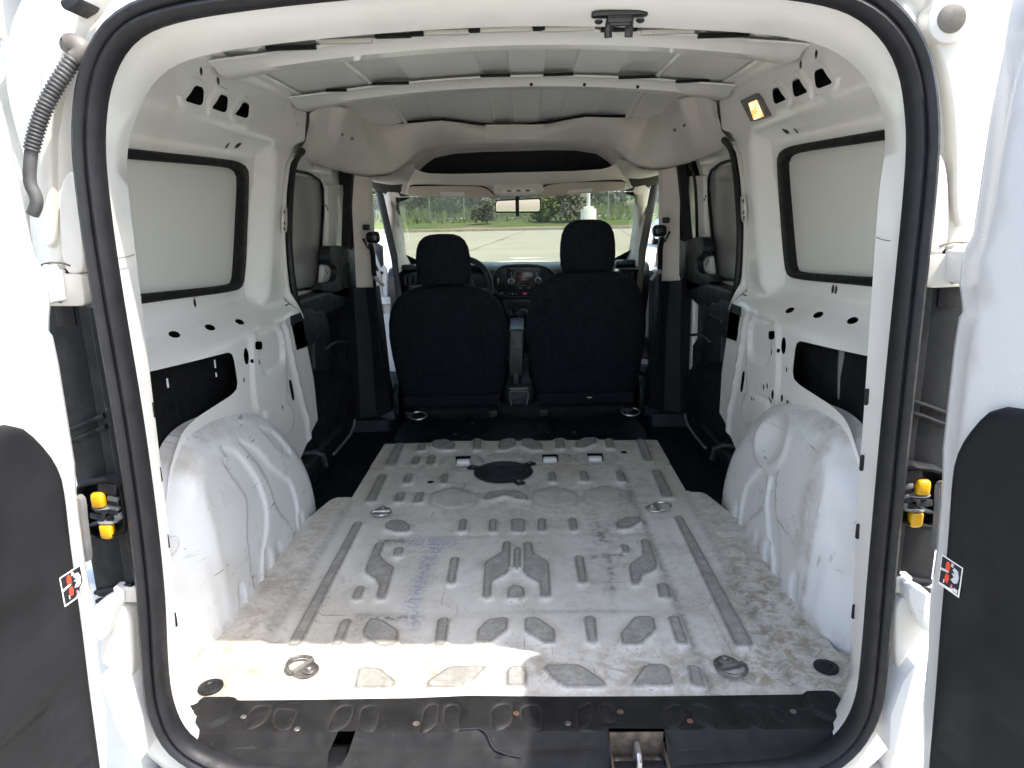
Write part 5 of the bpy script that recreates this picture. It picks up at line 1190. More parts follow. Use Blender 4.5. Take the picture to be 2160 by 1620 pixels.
for (x_, y_) in ((1063, 425), (1070, 475), (1555, 420), (1555, 465)): obj('radio_mark', ebox(x_ - 12, y_ - 10, x_ + 12, y_ + 10, 2.713, 2.7095, .001), 'btn', DB)
obj('disc_slot', ebox(1040, 335, 1585, 347, 2.713, 2.7095, .001), 'steel_dark', DB)
for (x_, y_, w_, m_) in ((1180, 483, 16, 'btn'), (1250, 487, 36, 'ink_red'), (1172, 553, 14, 'btn'), (1315, 545, 55, 'grey_plastic'), (1450, 550, 16, 'btn'), (1190, 605, 22, 'grey_plastic'), (1440, 605, 22, 'grey_plastic')):
    o = obj('screen_text', ebox(x_ - w_, y_ - 7, x_ + w_, y_ + 7, 2.7100, 2.7090, .0005), 'grey_plastic' if m_ != 'ink_red' else m_, DB)
obj('hazard_button', ebox(1268, 775, 1362, 828, 2.724, 2.714, .004), 'red', DB, label='red hazard warning button')
obj('hazard_triangle', prism([(EX(1296), EZ(812)), (EX(1336), EZ(812)), (EX(1316), EZ(786))], 'XZ', 2.7145, 2.7130, .0003, 1), 'label', DB)
for (x_, y_, w_, h_) in ((760, 735, 9, 9), (852, 782, 8, 12), (884, 780, 9, 7), (1005, 800, 6, 8), (1078, 800, 15, 8), (1152, 802, 8, 7)): obj('button_mark', ebox(x_ - w_, y_ - h_, x_ + w_, y_ + h_, 2.7225, 2.7195, .001), 'btn', DB)
for sgn, xc in ((0, (770, 830, 890, 940)), (1, (1705, 1760, 1815, 1870))):
    for k, x_ in enumerate(xc):
        t0, t1 = (395 - k * 18, 690) if sgn == 0 else (345 + k * 22, 690)
        obj('vent_slat', ebox(x_ - 7, t0, x_ + 7, t1, 2.724, 2.704, .002), 'plastic', DB)
obj('vent_tab', ebox(798, 500, 816, 596, 2.712, 2.699, .002), 'silver', DB)
obj('vent_pillar', ebox(1655, 300, 1672, 700, 2.724, 2.708, .002), 'dash', DB)
# lower centre stack, gear lever, USB panel
ls = [(EX(x_), EZ(y_)) for x_, y_ in ((880, 890), (1720, 890), (1640, 1180), (1560, 1300), (1040, 1300), (960, 1200))]
obj('lower_stack', prism(rnd(ccw(ls), .02, 3), 'XZ', 2.80, 2.735, .008), 'dash', DB)
obj('dial', lathe([(.026, 0), (.026, -.008), (.018, -.012), (.012, -.006), (.001, -.006)], (EX(1100), 2.737, EZ(1155)), 'Y', 22), 'dash_pod', DB)
gx_, gz_ = EX(1285), EZ(1170)
gl = [(gx_, 2.52, EZ(1400) - .02)]
GL = obj('gear_lever', loft([sring(gx_ + a, 2.50 + a * .2, z, w_, d_, 2.6, 16) for a, z, w_, d_ in ((0.004, EZ(1480), .008, .008), (.003, EZ(1330), .009, .009), (0, EZ(1260), .018, .018), (-.003, EZ(1120), .027, .024), (-.003, EZ(1020), .025, .026), (-.002, EZ(985), .016, .018))], True, True), 'plastic', DB, ang=60)
obj('gear_collar', join(box((gx_ - .016, 2.47, EZ(1335)), (.006, .006, .010), .001), box((gx_ + .012, 2.47, EZ(1330)), (.012, .006, .004), .001)), 'silver', DB)
# side vents on the dash top corners
for s in (-1, 1):
    X0 = s * .60
    o = obj('side_vent', box((X0, 2.80, .600), (.13, .08, .03), .012), 'dash', DB)
    for k in range(3): obj('vent_slit', rotz(box((X0 + .02 * (k - 1), 2.768, .616), (.007, .035, .004), .001), R(-35), (X0 + .02 * (k - 1), 2.768, .616)), 'void', DB)
    obj('outer_vent', box((s * .585, 2.755, .535), (.10, .03, .055), .014), 'void', DB)
    for k in range(3): obj('vent_slat', box((s * .585 + (k - 1) * .028, 2.736, .535), (.006, .012, .045), .002), 'plastic', DB)
obj('passenger_tray_lip', box((.60, 2.72, .572), (.11, .03, .012), .005), 'plastic_gloss', DB)
# instrument hood and steering wheel
obj('instrument_hood', loft([[(-.33 + .17 * math.cos(t), Y, .575 + r_ * math.sin(t)) for t in np.linspace(0, math.pi, 17)] for Y, r_ in ((2.84, .03), (2.72, .045), (2.66, .050), (2.66, .040), (2.72, .02))]), 'dash', DB, ang=60)
wc = Vector((-.300, 2.52, .512)); tilt = Matrix.Rotation(R(-24), 3, 'X')
ringp = [tuple(wc + tilt @ Vector((.160 * math.cos(t), 0, .160 * math.sin(t)))) for t in np.linspace(0, 2 * math.pi, 49)[:-1]]
SWL = obj('steering_wheel', tube(ringp, .0155, 10, True), 'plastic', ang=80)
hub = loft([sring(0, 0, z, a, a * .8, 3, 24) for z, a in ((-.04, .05), (-.01, .075), (.012, .068), (.022, .045), (.024, .01))], True, True)
obj('wheel_hub', xf(hub, Matrix.Translation(wc + Vector((0, -.005, 0))) @ (tilt.to_4x4()) @ Matrix.Rotation(R(90), 4, 'X')), 'plastic', SWL, ang=60)
for a in (-8, 188, 270):
    d = tilt @ Vector((math.cos(R(a)), 0, math.sin(R(a))))
    obj('spoke', loft([sring(0, 0, z, w_, .010, 3, 10) for z, w_ in ((.05, .026), (.10, .020), (.158, .015))], True, True), 'plastic', SWL).matrix_local = Matrix.Translation(wc) @ d.to_track_quat('Z', 'Y').to_matrix().to_4x4()
for k in range(2): obj('wheel_button', box((-.205 + .03 * k, 2.49, .505 - .004 * k), (.012, .004, .005), .001), 'btn', SWL)

# ================================================================ seats
def seat(cx, hz, flip):
    # upright: rings from the bottom up; (z, centre y, half width, half depth, exponent)
    RR = [(.045, 2.055, .205, .055, 2.8), (.06, 2.05, .228, .075, 3.2), (.12, 2.04, .243, .082, 3.6), (.20, 2.02, .252, .082, 3.6), (.28, 1.998, .260, .080, 3.6), (.36, 1.975, .263, .078, 3.4), (.43, 1.955, .258, .076, 3.2), (.48, 1.94, .246, .073, 3.0), (.52, 1.93, .228, .069, 2.8), (.55, 1.922, .203, .064, 2.6), (.573, 1.916, .170, .056, 2.5), (.588, 1.912, .135, .046, 2.4), (.596, 1.91, .09, .03, 2.2), (.598, 1.91, .03, .012, 2)]
    k = hz
    rings = []
    for z, cy, a, b, e in RR:
        rings.append(sring(cx, cy, .055 + (z - .055) * k, a, b, e, 44))
    # sewn panel lines
    g = loft(rings, True, True)
    S = obj('front_seat', g, 'fabric', ang=60)
    seam = []
    for s in (-1, 1):
        pl = []
        for z, cy, a, b, e in RR[2:10]:
            u = .60; yy = cy - b * (1 - u ** e) ** (1 / e)
            pl.append((cx + s * a * u, yy - .001, .055 + (z - .055) * k))
        obj('seat_seam', tube(pl, .0028, 5), 'fabric', S)
    z, cy, a, b, e = .185, 2.022, .25, .082, 3.6
    pl = [(cx + a * u, cy - b * (1 - abs(u) ** e) ** (1 / e) - .001, .055 + (z - .055) * k) for u in np.linspace(-.62, .62, 12)]
    obj('seat_seam', tube(pl, .0022, 5), 'fabric', S)
    # head restraint with posts
    tz = .055 + (.596 - .055) * k
    HR = [(-.006, .1, .03, 3), (.0, .108, .040, 3), (.02, .114, .048, 3), (.07, .117, .052, 3), (.12, .115, .050, 3), (.16, .109, .046, 2.8), (.19, .096, .040, 2.6), (.208, .077, .032, 2.5), (.218, .052, .022, 2.3), (.221, .02, .01, 2)]
    gp = (.010 if flip else .004)
    obj('head_restraint', loft([sring(cx, 1.905 - .10 * z, tz + gp + z * (.94 if flip else .95), a, b, e, 36) for z, a, b, e in HR], True, True), 'fabric', S, ang=60)
    for s in (-1, 1):
        obj('head_restraint_post', tube([(cx + s * .045, 1.91, tz - .05), (cx + s * .045, 1.907, tz + .02)], .006, 8), 'steel', S)
        obj('post_sleeve', lathe([(.012, 0), (.012, .006), (.008, .010)], (cx + s * .045, 1.91, tz - .004), 'Z', 10), 'grey_plastic', S)
    # cushion, side cover, frame, runners
    obj('seat_cushion', loft([sring(cx, 2.32, z, a, b, 4, 32) for z, a, b in ((.02, .22, .25), (.05, .245, .27), (.14, .25, .275), (.18, .235, .26), (.195, .20, .22))], True, True), 'fabric', S, ang=60)
    obj('seat_side_cover', prism(rnd([(1.98, -.02), (2.50, -.02), (2.50, .10), (2.02, .14), (1.97, .09)], .03, 4), 'YZ', cx + (-.245 if cx < 0 else .245), cx + (-.270 if cx < 0 else .270), .008), 'plastic', S)
    for s in (-1, 1):
        obj('seat_runner', box((cx + s * .19, 2.2, .005), (.04, .55, .03), .004), 'plastic', S)
    obj('seat_rear_bar', tube([(cx - .22, 2.0, .035), (cx + .22, 2.0, .035)], .014, 8), 'plastic', S)
    obj('seat_back_cover', prism(rnd([(cx - .215, .035), (cx + .215, .035), (cx + .222, .085), (cx - .222, .085)], .015, 3), 'XZ', 2.02, 1.962, .008), 'fabric', S)
    return S
S1 = seat(-.309, .985, True); S2 = seat(.302, 1.075, False)
obj('child_seat_tab', box((.318, 1.953, .066), (.022, .006, .004), .001), 'label', S2)
# centre armrest, handbrake, cup holder between the seats
CC = obj('centre_console', join(box((0.0, 2.40, .04), (.15, .75, .16), .03), box((0.0, 2.08, -.005), (.12, .16, .06), .02)), 'plastic', ang=50)
ar = [(-0.0423,2.05,0.3697),(0.0289,2.05,0.3682),(0.0213,2.05,0.196),(0.0159,2.05,0.1444),(-0.0456,2.05,0.1456),(-0.0487,2.05,0.1974)]
obj('armrest', prism(rnd(ccw([(q[0], q[2]) for q in ar]), .014, 4), 'XZ', 2.40, 2.04, .012, 3), 'dash', CC, ang=50)
obj('armrest_hinge', box((.5 * (ar[0][0] + ar[1][0]), 2.06, .228), (.04, .03, .012), .003), 'grey_plastic', CC)
hb = [(-0.0263,2.06,0.1316),(-0.0059,2.06,0.0514)]
obj('handbrake', loft([sring(hb[1][0] - .008 + .0 * k, 2.06 - .0 * k, z, a, b, 2.4, 14) for k, z, a, b in ((0, .085, .012, .012), (1, .105, .024, .024), (2, .135, .027, .026), (3, .16, .02, .022), (4, .19, .009, .012), (5, .21, .007, .01))], True, True), 'dash', CC, ang=50)
ch = [(q[0], q[2]) for q in [(-0.0436,2,0.0972),(0.0432,2,0.0955),(0.0448,2,0.0641),(0.0307,2,0.0056),(0.0085,2,-0.0099),(-0.0177,2,-0.0094),(-0.037,2,0.0069),(-0.0465,2,0.0658)]]
chr_ = resample(rnd(ccw(ch), .012, 3), 44, True)
obj('cup_holder', prism(chr_, 'XZ', 2.10, 1.992, .006), 'plastic', CC)
obj('cup_holder_rim', ringband(chr_, resample(offs(chr_, -.006), 44, True), 'XZ', 1.998, 1.984, .002), 'grey_plastic', CC)
for k in range(5): obj('grip_rib', box((.012 + ch[0][0] + .03, 1.990, .035 + .012 * k), (.06, .004, .003), .001), 'plastic_gloss', CC)
obj('cup_cross_bar', box((ch[0][0] + .042, 1.988, .105), (.085, .012, .010), .003), 'grey_plastic', CC)
# ================================================================ rear frame outside the seal
def rf_ring(d, Y):
    o = []
    for q, p in zip(ccw(seal_c), offs(ccw(seal_c), 1.)):
        k = math.exp(-((q[1] - 1.09) / .10) ** 2) * float(sst((abs(q[0]) - .36) / .14))
        e = d + max(0, d - .06) * .75 * k
        o.append((q[0] + (p[0] - q[0]) * e, Y, q[1] + (p[1] - q[1]) * e))
    return o
cur = [rf_ring(d, Y) for d, Y in ((.010, -.117), (.022, -.114), (.034, -.098), (.050, -.084), (.058, -.082), (.064, -.090), (.080, -.093), (.092, -.090), (.108, -.082), (.120, -.066), (.128, -.03), (.131, .02), (.133, .10))]
RF = obj('rear_frame', loft([[c[i] for c in cur] for i in range(len(cur[0]))] + [[c[0] for c in cur]]), 'white_warm', ang=55)
for s in (0, 1):
    f = (lambda g: g) if s == 0 else mir
    # raised plate and grooves of the upper pillar, rubber buffer, hinge
    pl = chaikin(ccw([(q[0], q[2]) for q in [(-0.6102,-0.07,1.1602),(-0.5843,-0.07,1.1656),(-0.5822,-0.07,1.1502),(-0.5852,-0.07,1.1162),(-0.6105,-0.07,1.0727),(-0.6336,-0.07,0.9887),(-0.6477,-0.07,0.8592),(-0.6708,-0.07,0.8597),(-0.6603,-0.07,0.9424),(-0.6383,-0.07,1.0413),(-0.6208,-0.07,1.1234)]]), 2)
    obj('pillar_plate', f(prism(pl, 'XZ', -.06, -.106, .014, 4)), 'white_warm', RF, ang=60)
    pl = chaikin(ccw([(q[0], q[2]) for q in [(-0.6342,-0.07,0.9282),(-0.6192,-0.07,0.9616),(-0.6033,-0.07,0.968),(-0.603,-0.07,0.9274),(-0.6126,-0.07,0.8301),(-0.6209,-0.07,0.8195),(-0.6468,-0.07,0.8223)]]), 2)
    obj('pillar_bulge', f(prism(pl, 'XZ', -.07, -.104, .016, 5)), 'white_warm', RF, ang=60)
    for k, pts in enumerate(([(-0.6857,-0.1,0.827),(-0.6717,-0.1,0.8371),(-0.6467,-0.1,0.838),(-0.632,-0.1,0.8328)],)):
        obj('sealer_line', f(tube([(q[0], q[1] - .004, q[2]) for q in chaikin(pts, 2, False)], .0016, 5)), 'rustmetal', RF)
    bf = ccw([(q[0], q[2]) for q in [(-0.5669,-0.12,1.1787),(-0.5383,-0.12,1.1807),(-0.5436,-0.12,1.1734),(-0.5536,-0.12,1.1691),(-0.5604,-0.12,1.1656),(-0.5658,-0.12,1.1704)]])
    obj('rubber_buffer', f(prism(rnd(bf, .004, 3), 'XZ', -.09, -.135, .008)), 'rubber', RF)
    hp = ccw(rnd([(q[0], q[2]) for q in [(0.6516,-0.1,0.8335),(0.6735,-0.1,0.8374),(0.6841,-0.1,0.7743),(0.6198,-0.1,0.7725),(0.6167,-0.1,0.8162),(0.6206,-0.1,0.8205),(0.6431,-0.1,0.8213),(0.6486,-0.1,0.8268)]], .006, 3))
    HG = obj('hinge_plate', f(mir(prism(hp, 'XZ', -.06, -.106, .003))), 'white_warm', ang=50)
    for cpt, rz_ in (([(0.6515,-0.107,0.8165)][0], .0095), ([(0.6551,-0.107,0.7839)][0], .0055)):
        obj('hinge_slot', f(mir(prism(ell(cpt[0], cpt[2], .0048, rz_, 14), 'XZ', -.105, -.1075, .0004, 1))), 'void', HG)
    ha = ccw(rnd([(q[0], q[2]) for q in [(0.6424,-0.13,0.8261),(0.647,-0.13,0.8278),(0.6611,-0.13,0.8221),(0.666,-0.13,0.784),(0.653,-0.13,0.7804),(0.6442,-0.13,0.782)]], .008, 4))
    obj('hinge_arm', f(mir(prism(ha, 'XZ', -.10, -.142, .008, 4))), 'white_clean', HG, ang=50)
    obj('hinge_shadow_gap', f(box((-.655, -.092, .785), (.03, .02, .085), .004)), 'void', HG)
    obj('bumper_side', f(box((-.705, -.045, .10), (.085, .09, .42), .02)), 'white_clean', RF)
    # black lamp housing with ribs, screws, connector pocket
    zs = np.linspace(.285, .772, 16)
    secl = [(-.578, -.119), (-.590, -.122), (-.606, -.118), (-.612, -.111), (-.628, -.107), (-.634, -.098), (-.655, -.100), (-.690, -.090), (-.70, -.03)]
    LH = obj('lamp_housing', f(loft([[(p[0], p[1], z) for p in secl] for z in zs], cap=False)), 'housing', ang=30)
    for zz in (.606, .588, .492, .476, .318, .302):
        w_ = .004
        pts = [(p[0], p[1] - .003, zz - .02 * max(0, (-.612 - p[0]) / .05) * (1 if zz > .45 else .8)) for p in secl[3:8]]
        obj('housing_rib', f(tube(pts, .0042, 6)), 'housing', LH)
    for zz in (.617, .497, .322):
        obj('housing_screw', f(lathe([(.0085, 0), (.0085, -.004), (.0055, -.0065), (.003, -.0065), (.003, -.004), (.0005, -.004)], (-.5995, -.112, zz), 'Y', 12)), 'steel_dark', LH)
    po = resample(rnd(ccw([(q[0], q[2]) for q in [(-0.6742,-0.115,0.4969),(-0.639,-0.115,0.5038),(-0.6125,-0.115,0.5116),(-0.5955,-0.115,0.5097),(-0.5978,-0.115,0.428),(-0.6033,-0.115,0.4126),(-0.6398,-0.115,0.401),(-0.6728,-0.115,0.3972),(-0.6811,-0.115,0.4242)]]), .012, 4), 60, True)
    pi_ = resample(rnd(ccw([(q[0], q[2]) for q in [(-0.6729,-0.115,0.4818),(-0.6566,-0.115,0.4932),(-0.618,-0.115,0.4972),(-0.6058,-0.115,0.489),(-0.6082,-0.115,0.4299),(-0.6162,-0.115,0.418),(-0.6402,-0.115,0.4088),(-0.6704,-0.115,0.4015),(-0.6766,-0.115,0.4412)]]), .014, 5), 60, True)
    def al(a, b):   # rotate b so that its first point is nearest to a[0]
        k = min(range(len(b)), key=lambda i: (b[i][0] - a[0][0]) ** 2 + (b[i][1] - a[0][1]) ** 2); return b[k:] + b[:k]
    obj('connector_pocket', f(ringband(po, al(po, pi_), 'XZ', -.075, -.123, .006)), 'housing', LH, ang=60)
    obj('pocket_back', f(prism(pi_, 'XZ', -.085, -.100, .002)), 'void', LH)
    def epx(x_, y_, Y=-.115):
        return EPO[0] + x_ * EPS[0], EPO[1] + y_ * EPS[1]
    _e = [(-0.7209,-0.115,0.5748),(-0.5368,-0.115,0.295)]
    EPO = (_e[0][0], _e[0][2]); EPS = ((_e[1][0] - _e[0][0]) / 1429, (_e[1][2] - _e[0][2]) / 1620)
    c1, c2 = epx(618, 605), epx(660, 925)
    # the levers: rounded yellow caps on dark plug bodies
    for (c_, up) in ((c1, 1), (c2, -1)):
        YL = obj('yellow_lever', f(loft([sring(c_[0], -.118, c_[1] + up * z, a, b, 3.2, 18) for z, a, b in ((-.0125, .0095, .006), (-.010, .0105, .008), (.004, .0105, .008), (.009, .0095, .007), (.0115, .0065, .0045))][::up], True, True)), 'yellow', LH, ang=60)
        obj('lever_flange', f(loft([sring(c_[0] + .002, -.112, c_[1] - up * z, a, b, 2.2, 18) for z, a, b in ((.0140, .016, .011), (.0155, .018, .013), (.0175, .016, .010))][::-up], True, True)), 'grey_plastic', LH)
    for (x_, y_, w_, h_, m_) in ((780, 610, .018, .010, 'grey_plastic'), (790, 650, .018, .008, 'plastic_gloss'), (680, 730, .040, .010, 'plastic'), (560, 780, .026, .012, 'plastic'), (800, 790, .016, .012, 'grey_plastic'), (720, 800, .020, .012, 'plastic_gloss'), (640, 835, .014, .010, 'grey_plastic'), (760, 700, .022, .007, 'grey_plastic'), (740, 510, .03, .02, 'plastic')):
        q = epx(x_, y_); obj('plug_body', f(rota(box((q[0], -.110, q[1]), (w_, .016, h_), .003), R(12 if y_ < 790 else -20), 'Y', (q[0], -.11, q[1]))), m_, LH)
    q0 = epx(480, 860); q1 = epx(820, 720)
    obj('lamp_wire', f(tube(chaikin([(q0[0] - .02, -.112, q0[1] - .006), (q0[0] + .02, -.116, q0[1] + .006), (.5 * (q0[0] + q1[0]), -.117, q1[1]), (q1[0], -.108, q1[1] + .002)], 2, False), .004, 6)), 'plastic_gloss', LH)
    st = ccw([(q[0], q[2]) for q in [(-0.6597,-0.14,0.487),(-0.6522,-0.14,0.4852),(-0.6489,-0.14,0.4769),(-0.6528,-0.14,0.4354),(-0.6547,-0.14,0.3768),(-0.6636,-0.14,0.3761),(-0.6612,-0.14,0.4689)]])
    obj('door_check_strap', f(prism(chaikin(st, 1), 'XZ', -.135, -.147, .004)), 'grey_plastic', LH)
    # white bumper end, three painted pieces
    p1 = ccw([(q[0], q[2]) for q in [(-0.6445,-0.11,0.3155),(-0.5975,-0.11,0.3173),(-0.6019,-0.11,0.2878),(-0.6385,-0.11,0.2883)]])
    obj('lower_pillar_step', f(prism(rnd(p1, .004, 3), 'XZ', -.05, -.118, .006)), 'white_warm', RF)
    p1 = ccw([(q[0], q[2]) for q in [(-0.6529,-0.12,0.2769),(-0.632,-0.12,0.2867),(-0.6181,-0.12,0.2739),(-0.6189,-0.12,0.2384),(-0.63,-0.12,0.1502),(-0.6515,-0.12,0.1398),(-0.6698,-0.12,0.1717),(-0.6829,-0.12,0.1771),(-0.6784,-0.12,0.2187)]])
    obj('lower_pillar', f(prism(chaikin(p1, 2), 'XZ', -.04, -.125, .035, 6)), 'white_warm', RF, ang=70)
    p1 = ccw([(q[0], q[2]) for q in [(-0.6698,-0.13,0.2907),(-0.6287,-0.13,0.3154),(-0.6225,-0.13,0.3123),(-0.6255,-0.13,0.2926),(-0.6447,-0.13,0.2503),(-0.6531,-0.13,0.2403),(-0.669,-0.13,0.2334),(-0.6742,-0.13,0.2507)]])
    obj('bumper_hinge_cover', f(prism(rnd(p1, .004, 3), 'XZ', -.10, -.148, .008)), 'white_clean', RF)
    p1 = ccw([(q[0], q[2]) for q in [(-0.6709,-0.13,0.1724),(-0.6466,-0.13,0.1833),(-0.6305,-0.13,0.1496),(-0.6168,-0.13,0.0855),(-0.6214,-0.13,0.0144),(-0.6347,-0.13,0.0048),(-0.6569,-0.13,0.0697),(-0.6684,-0.13,0.1448)]])
    obj('bumper_end_plate', f(prism(rnd(p1, .006, 3), 'XZ', -.09, -.150, .010)), 'white_clean', RF)
    p1 = ccw([(q[0], q[2]) for q in [(-0.6505,-0.16,0.2051),(-0.6348,-0.16,0.2473),(-0.6446,-0.16,0.2),(-0.6497,-0.16,0.1962)]])
    # bumper itself below
    secb = [(-.04, -.10), (-.14, -.085), (-.19, -.095), (-.205, -.13), (-.20, -.30), (-.15, -.36)]
    obj('bumper_corner', f(loft([[(X, Y + dy, z) for Y, z in secb] for X, dy in ((-.52, 0), (-.62, 0), (-.68, .02), (-.73, .10), (-.745, .30))])), 'white_clean', RF, ang=60)
gb = [(-.05, -.085), (-.16, -.078), (-.195, -.090), (-.205, -.13), (-.20, -.30), (-.15, -.36)]
obj('bumper', loft([[(X, Y, z) for Y, z in gb] for X in np.linspace(-.53, .53, 9)]), 'white_clean', RF, ang=60)
# corrugated cable boot on the left pillar, and its smooth ends
pth = chaikin([(-0.571,-0.125,1.1283),(-0.5636,-0.125,1.129),(-0.5564,-0.125,1.126),(-0.5527,-0.125,1.1203),(-0.5571,-0.125,1.1128),(-0.5644,-0.125,1.1097)], 2, False)
HB = obj('cable_boot_elbow', join(tube([(pth[0][0] + .002, -.09, pth[0][2] - .004)] + pth, .0122, 12)), 'plug', RF, ang=60)
a0 = np.array([(-0.5642,-0.128,1.1086)][0]); a1 = np.array([(-0.6294,-0.15,0.9905)][0])
NR = 25; path, rad = [], []
for k in range(NR * 4 + 1):
    t = k / (NR * 4); path.append(tuple(a0 + (a1 - a0) * t + np.array([-.006 * math.sin(math.pi * t), -.004 * math.sin(math.pi * t), 0]))); rad.append((.0092, .0110, .0120, .0110)[k % 4] * (1 - .10 * t))
obj('cable_boot', tube(path, rad, 16), 'hose', RF, ang=80)
obj('cable_boot_tail', tube([tuple(a1)] + chaikin([(-0.6332,-0.15,0.977),(-0.6404,-0.15,0.9492),(-0.6337,-0.15,0.9321),(-0.6347,-0.15,0.9195),(-0.6437,-0.15,0.907)], 3, False), .0085, 10), 'hose', RF)
# round plug on the right pillar
pc = [(0.607,-0.075,1.1292)][0]
obj('round_pillar_plug', lathe([(.0185, 0), (.0185, -.002), (.016, -.004), (.0005, -.0045)], (pc[0] - .002, -.116, pc[2]), 'Y', 28), 'plug', RF)
obj('plate_for_plug', lathe([(.03, .03), (.03, 0), (.0285, -.001), (.001, -.001)], (pc[0] - .002, -.1155, pc[2]), 'Y', 28), 'white_warm', RF)

# ================================================================ rear doors, opened a little past square
U0 = [(-.2, .075), (.06, .050), (.147, .034), (.232, .031), (.33, .020), (.40, .021), (.46, .018), (.507, .014), (.551, .007), (.70, .004), (.742, .006), (.752, .014), (.765, .006), (.785, -.001), (.82, -.001), (.838, .004), (.852, .012), (.897, .014), (1.0, .016), (1.073, .024), (1.16, .026), (1.22, .036), (1.265, .065), (1.29, .12), (1.30, .20)]
TR = [(.30, .652), (.16, .650), (.122, .646), (.102, .636), (.084, .613), (.066, .582), (.057, .55), (.058, .516), (.064, .446), (.067, .388), (.071, .314), (.078, .223), (.083, .136), (.086, .086), (.098, -.13), (.52, -.13), (.52, .60), (.46, .64)]
def door(side):
    a = R(8); h = np.array([side * .625, -.165, 0.])
    dr = np.array([side * math.sin(a), -math.cos(a), 0]); nn = np.array([-side * math.cos(a), -math.sin(a), 0]); up = np.array([0, 0, 1.])
    def W3(P, wv): return h + P[:, :1] * dr + P[:, 1:2] * up + np.asarray(wv)[:, None] * nn
    out = [(u, z) for z, u in U0] + [(.50, 1.30), (.57, 1.22), (.58, .9), (.58, -.16), (.54, -.20)]
    out = ccw(out)
    P, T = sheet(out, (), [offs(out, -.004), offs(out, -.012), offs(out, -.034), offs(out, -.040)], .03)
    d = -sdf(P, out)
    wv = -.010 * (1 - np.sqrt(np.clip(1 - (1 - np.clip(d / .012, 0, 1)) ** 2, 0, 1))) + .006 * sst((d - .032) / .010)
    g1 = (W3(P, wv), T if side < 0 else T[:, ::-1])
    st_ = step(out, .03); q = np.array(st_)
    rim = [[tuple(p) for p in W3(q, np.full(len(q), w_))] for w_ in (-.010, -.04, -.062, -.070)]
    g2 = loft([r + [r[0]] for r in rim])
    P2_, T2 = sheet(out, (), (), .08)
    g3 = (W3(P2_, np.full(len(P2_), -.070)), T2)
    D = obj('rear_door', join(g1, g2, g3), 'white_clean', ang=50, label=('left' if side < 0 else 'right') + ' rear door, swung open')
    t_ = ccw(step(rnd(ccw(TR), .02, 4), .02))
    P, T = sheet(t_, (), [offs(t_, -.002), offs(t_, -.006), offs(t_, -.012), offs(t_, -.02)], .022)
    d = -sdf(P, t_)
    wv = .005 + .020 * np.sqrt(np.clip(1 - (1 - np.clip(d / .018, 0, 1)) ** 2, 0, 1))
    for (u0, z0, z1, dep) in ((.110, .335, .418, .010), (.122, -.05, .256, .014)):
        rr = rnd([(u0, z0), (.49, z0 + .02), (.49, z1), (u0 + .004, z1)], .02, 4); wv -= dep * sst(-sdf(P, ccw(rr)) / .010)
    DT = obj('door_trim', (W3(P, wv), T), 'door_trim', D, ang=60)
    # safety sticker: white edge, black field, red levers and grey hands, footer with book sign
    def flat(poly, w0, w1):
        P = np.array(ccw(poly)); n = len(P)
        V = list(map(tuple, W3(P, np.full(n, w0)))) + list(map(tuple, W3(P, np.full(n, w1))))
        return V, [tuple(range(n, 2 * n))] + [(i, (i + 1) % n, n + (i + 1) % n, n + i) for i in range(n)]
    su, sz, sw = .0645, .3735, .0395
    if side > 0: su = .0695
    def S(x, y): return (su + (sw * (1 - x) if side < 0 else sw * x), sz + .0445 * y)   # x from left to right as read in the picture
    b = .0248
    K = obj('warning_sticker', flat([S(0, 0), S(1, 0), S(1, 1), S(0, 1)], b, b + .0006), 'label', D, label='white-edged warning sticker with red and grey hand signs')
    def mark(nm, pts, m_, l=1): obj(nm, flat([S(*p) for p in pts], b, b + .0006 + .0003 * l), m_, D)
    mark('sticker_field', [(.04, .30) if side < 0 else (.04, .04 + .0), (.04, .96), (.96, .96), (.96, .42), (.52, .06), (.04, .06)] if side < 0 else [(.04, .08), (.04, .96), (.96, .96), (.96, .26), (.50, .10)], 'ink')
    fl_ = (lambda x: x)
    mark('sticker_lever', [(.05, .50), (.42, .56), (.42, .63), (.05, .58)], 'ink_grey', 2)
    mark('sticker_hand', [(.55, .40), (.72, .34), (.86, .42), (.90, .62), (.82, .80), (.66, .84), (.58, .74), (.70, .66), (.56, .62), (.68, .54)], 'ink_grey', 2)
    mark('sticker_arrow', [(.28, .62), (.44, .60), (.46, .80), (.40, .92), (.30, .90), (.26, .76)], 'ink_red', 3)
    mark('sticker_arrow', [(.30, .24), (.42, .20), (.48, .38), (.44, .50), (.32, .50), (.28, .36)], 'ink_red', 3)
    mark('sticker_exclamation', [(.60, .12), (.65, .12), (.66, .26), (.60, .26)], 'ink_pink', 3)
    mark('sticker_book', [(.72, .07), (.94, .07), (.94, .24), (.72, .24)], 'ink', 2); mark('sticker_book_page', [(.745, .095), (.82, .095), (.82, .215), (.745, .215)], 'label', 3); mark('sticker_book_page', [(.84, .095), (.915, .095), (.915, .215), (.84, .215)], 'label', 3)
    mark('sticker_number', [(.24, .15), (.27, .15), (.27, .27), (.24, .27)], 'label', 3)
    for bar in ([(.50, .93), (.60, .93), (.60, .91), (.50, .91)], [(.58, .92), (.60, .92), (.60, .87), (.58, .87)], [(.50, .885), (.60, .885), (.60, .865), (.50, .865)], [(.50, .87), (.52, .87), (.52, .82), (.50, .82)], [(.50, .84), (.60, .84), (.60, .82), (.50, .82)]): mark('sticker_number', bar, 'label', 3)
    return D
DOORS = [door(-1), door(1)]

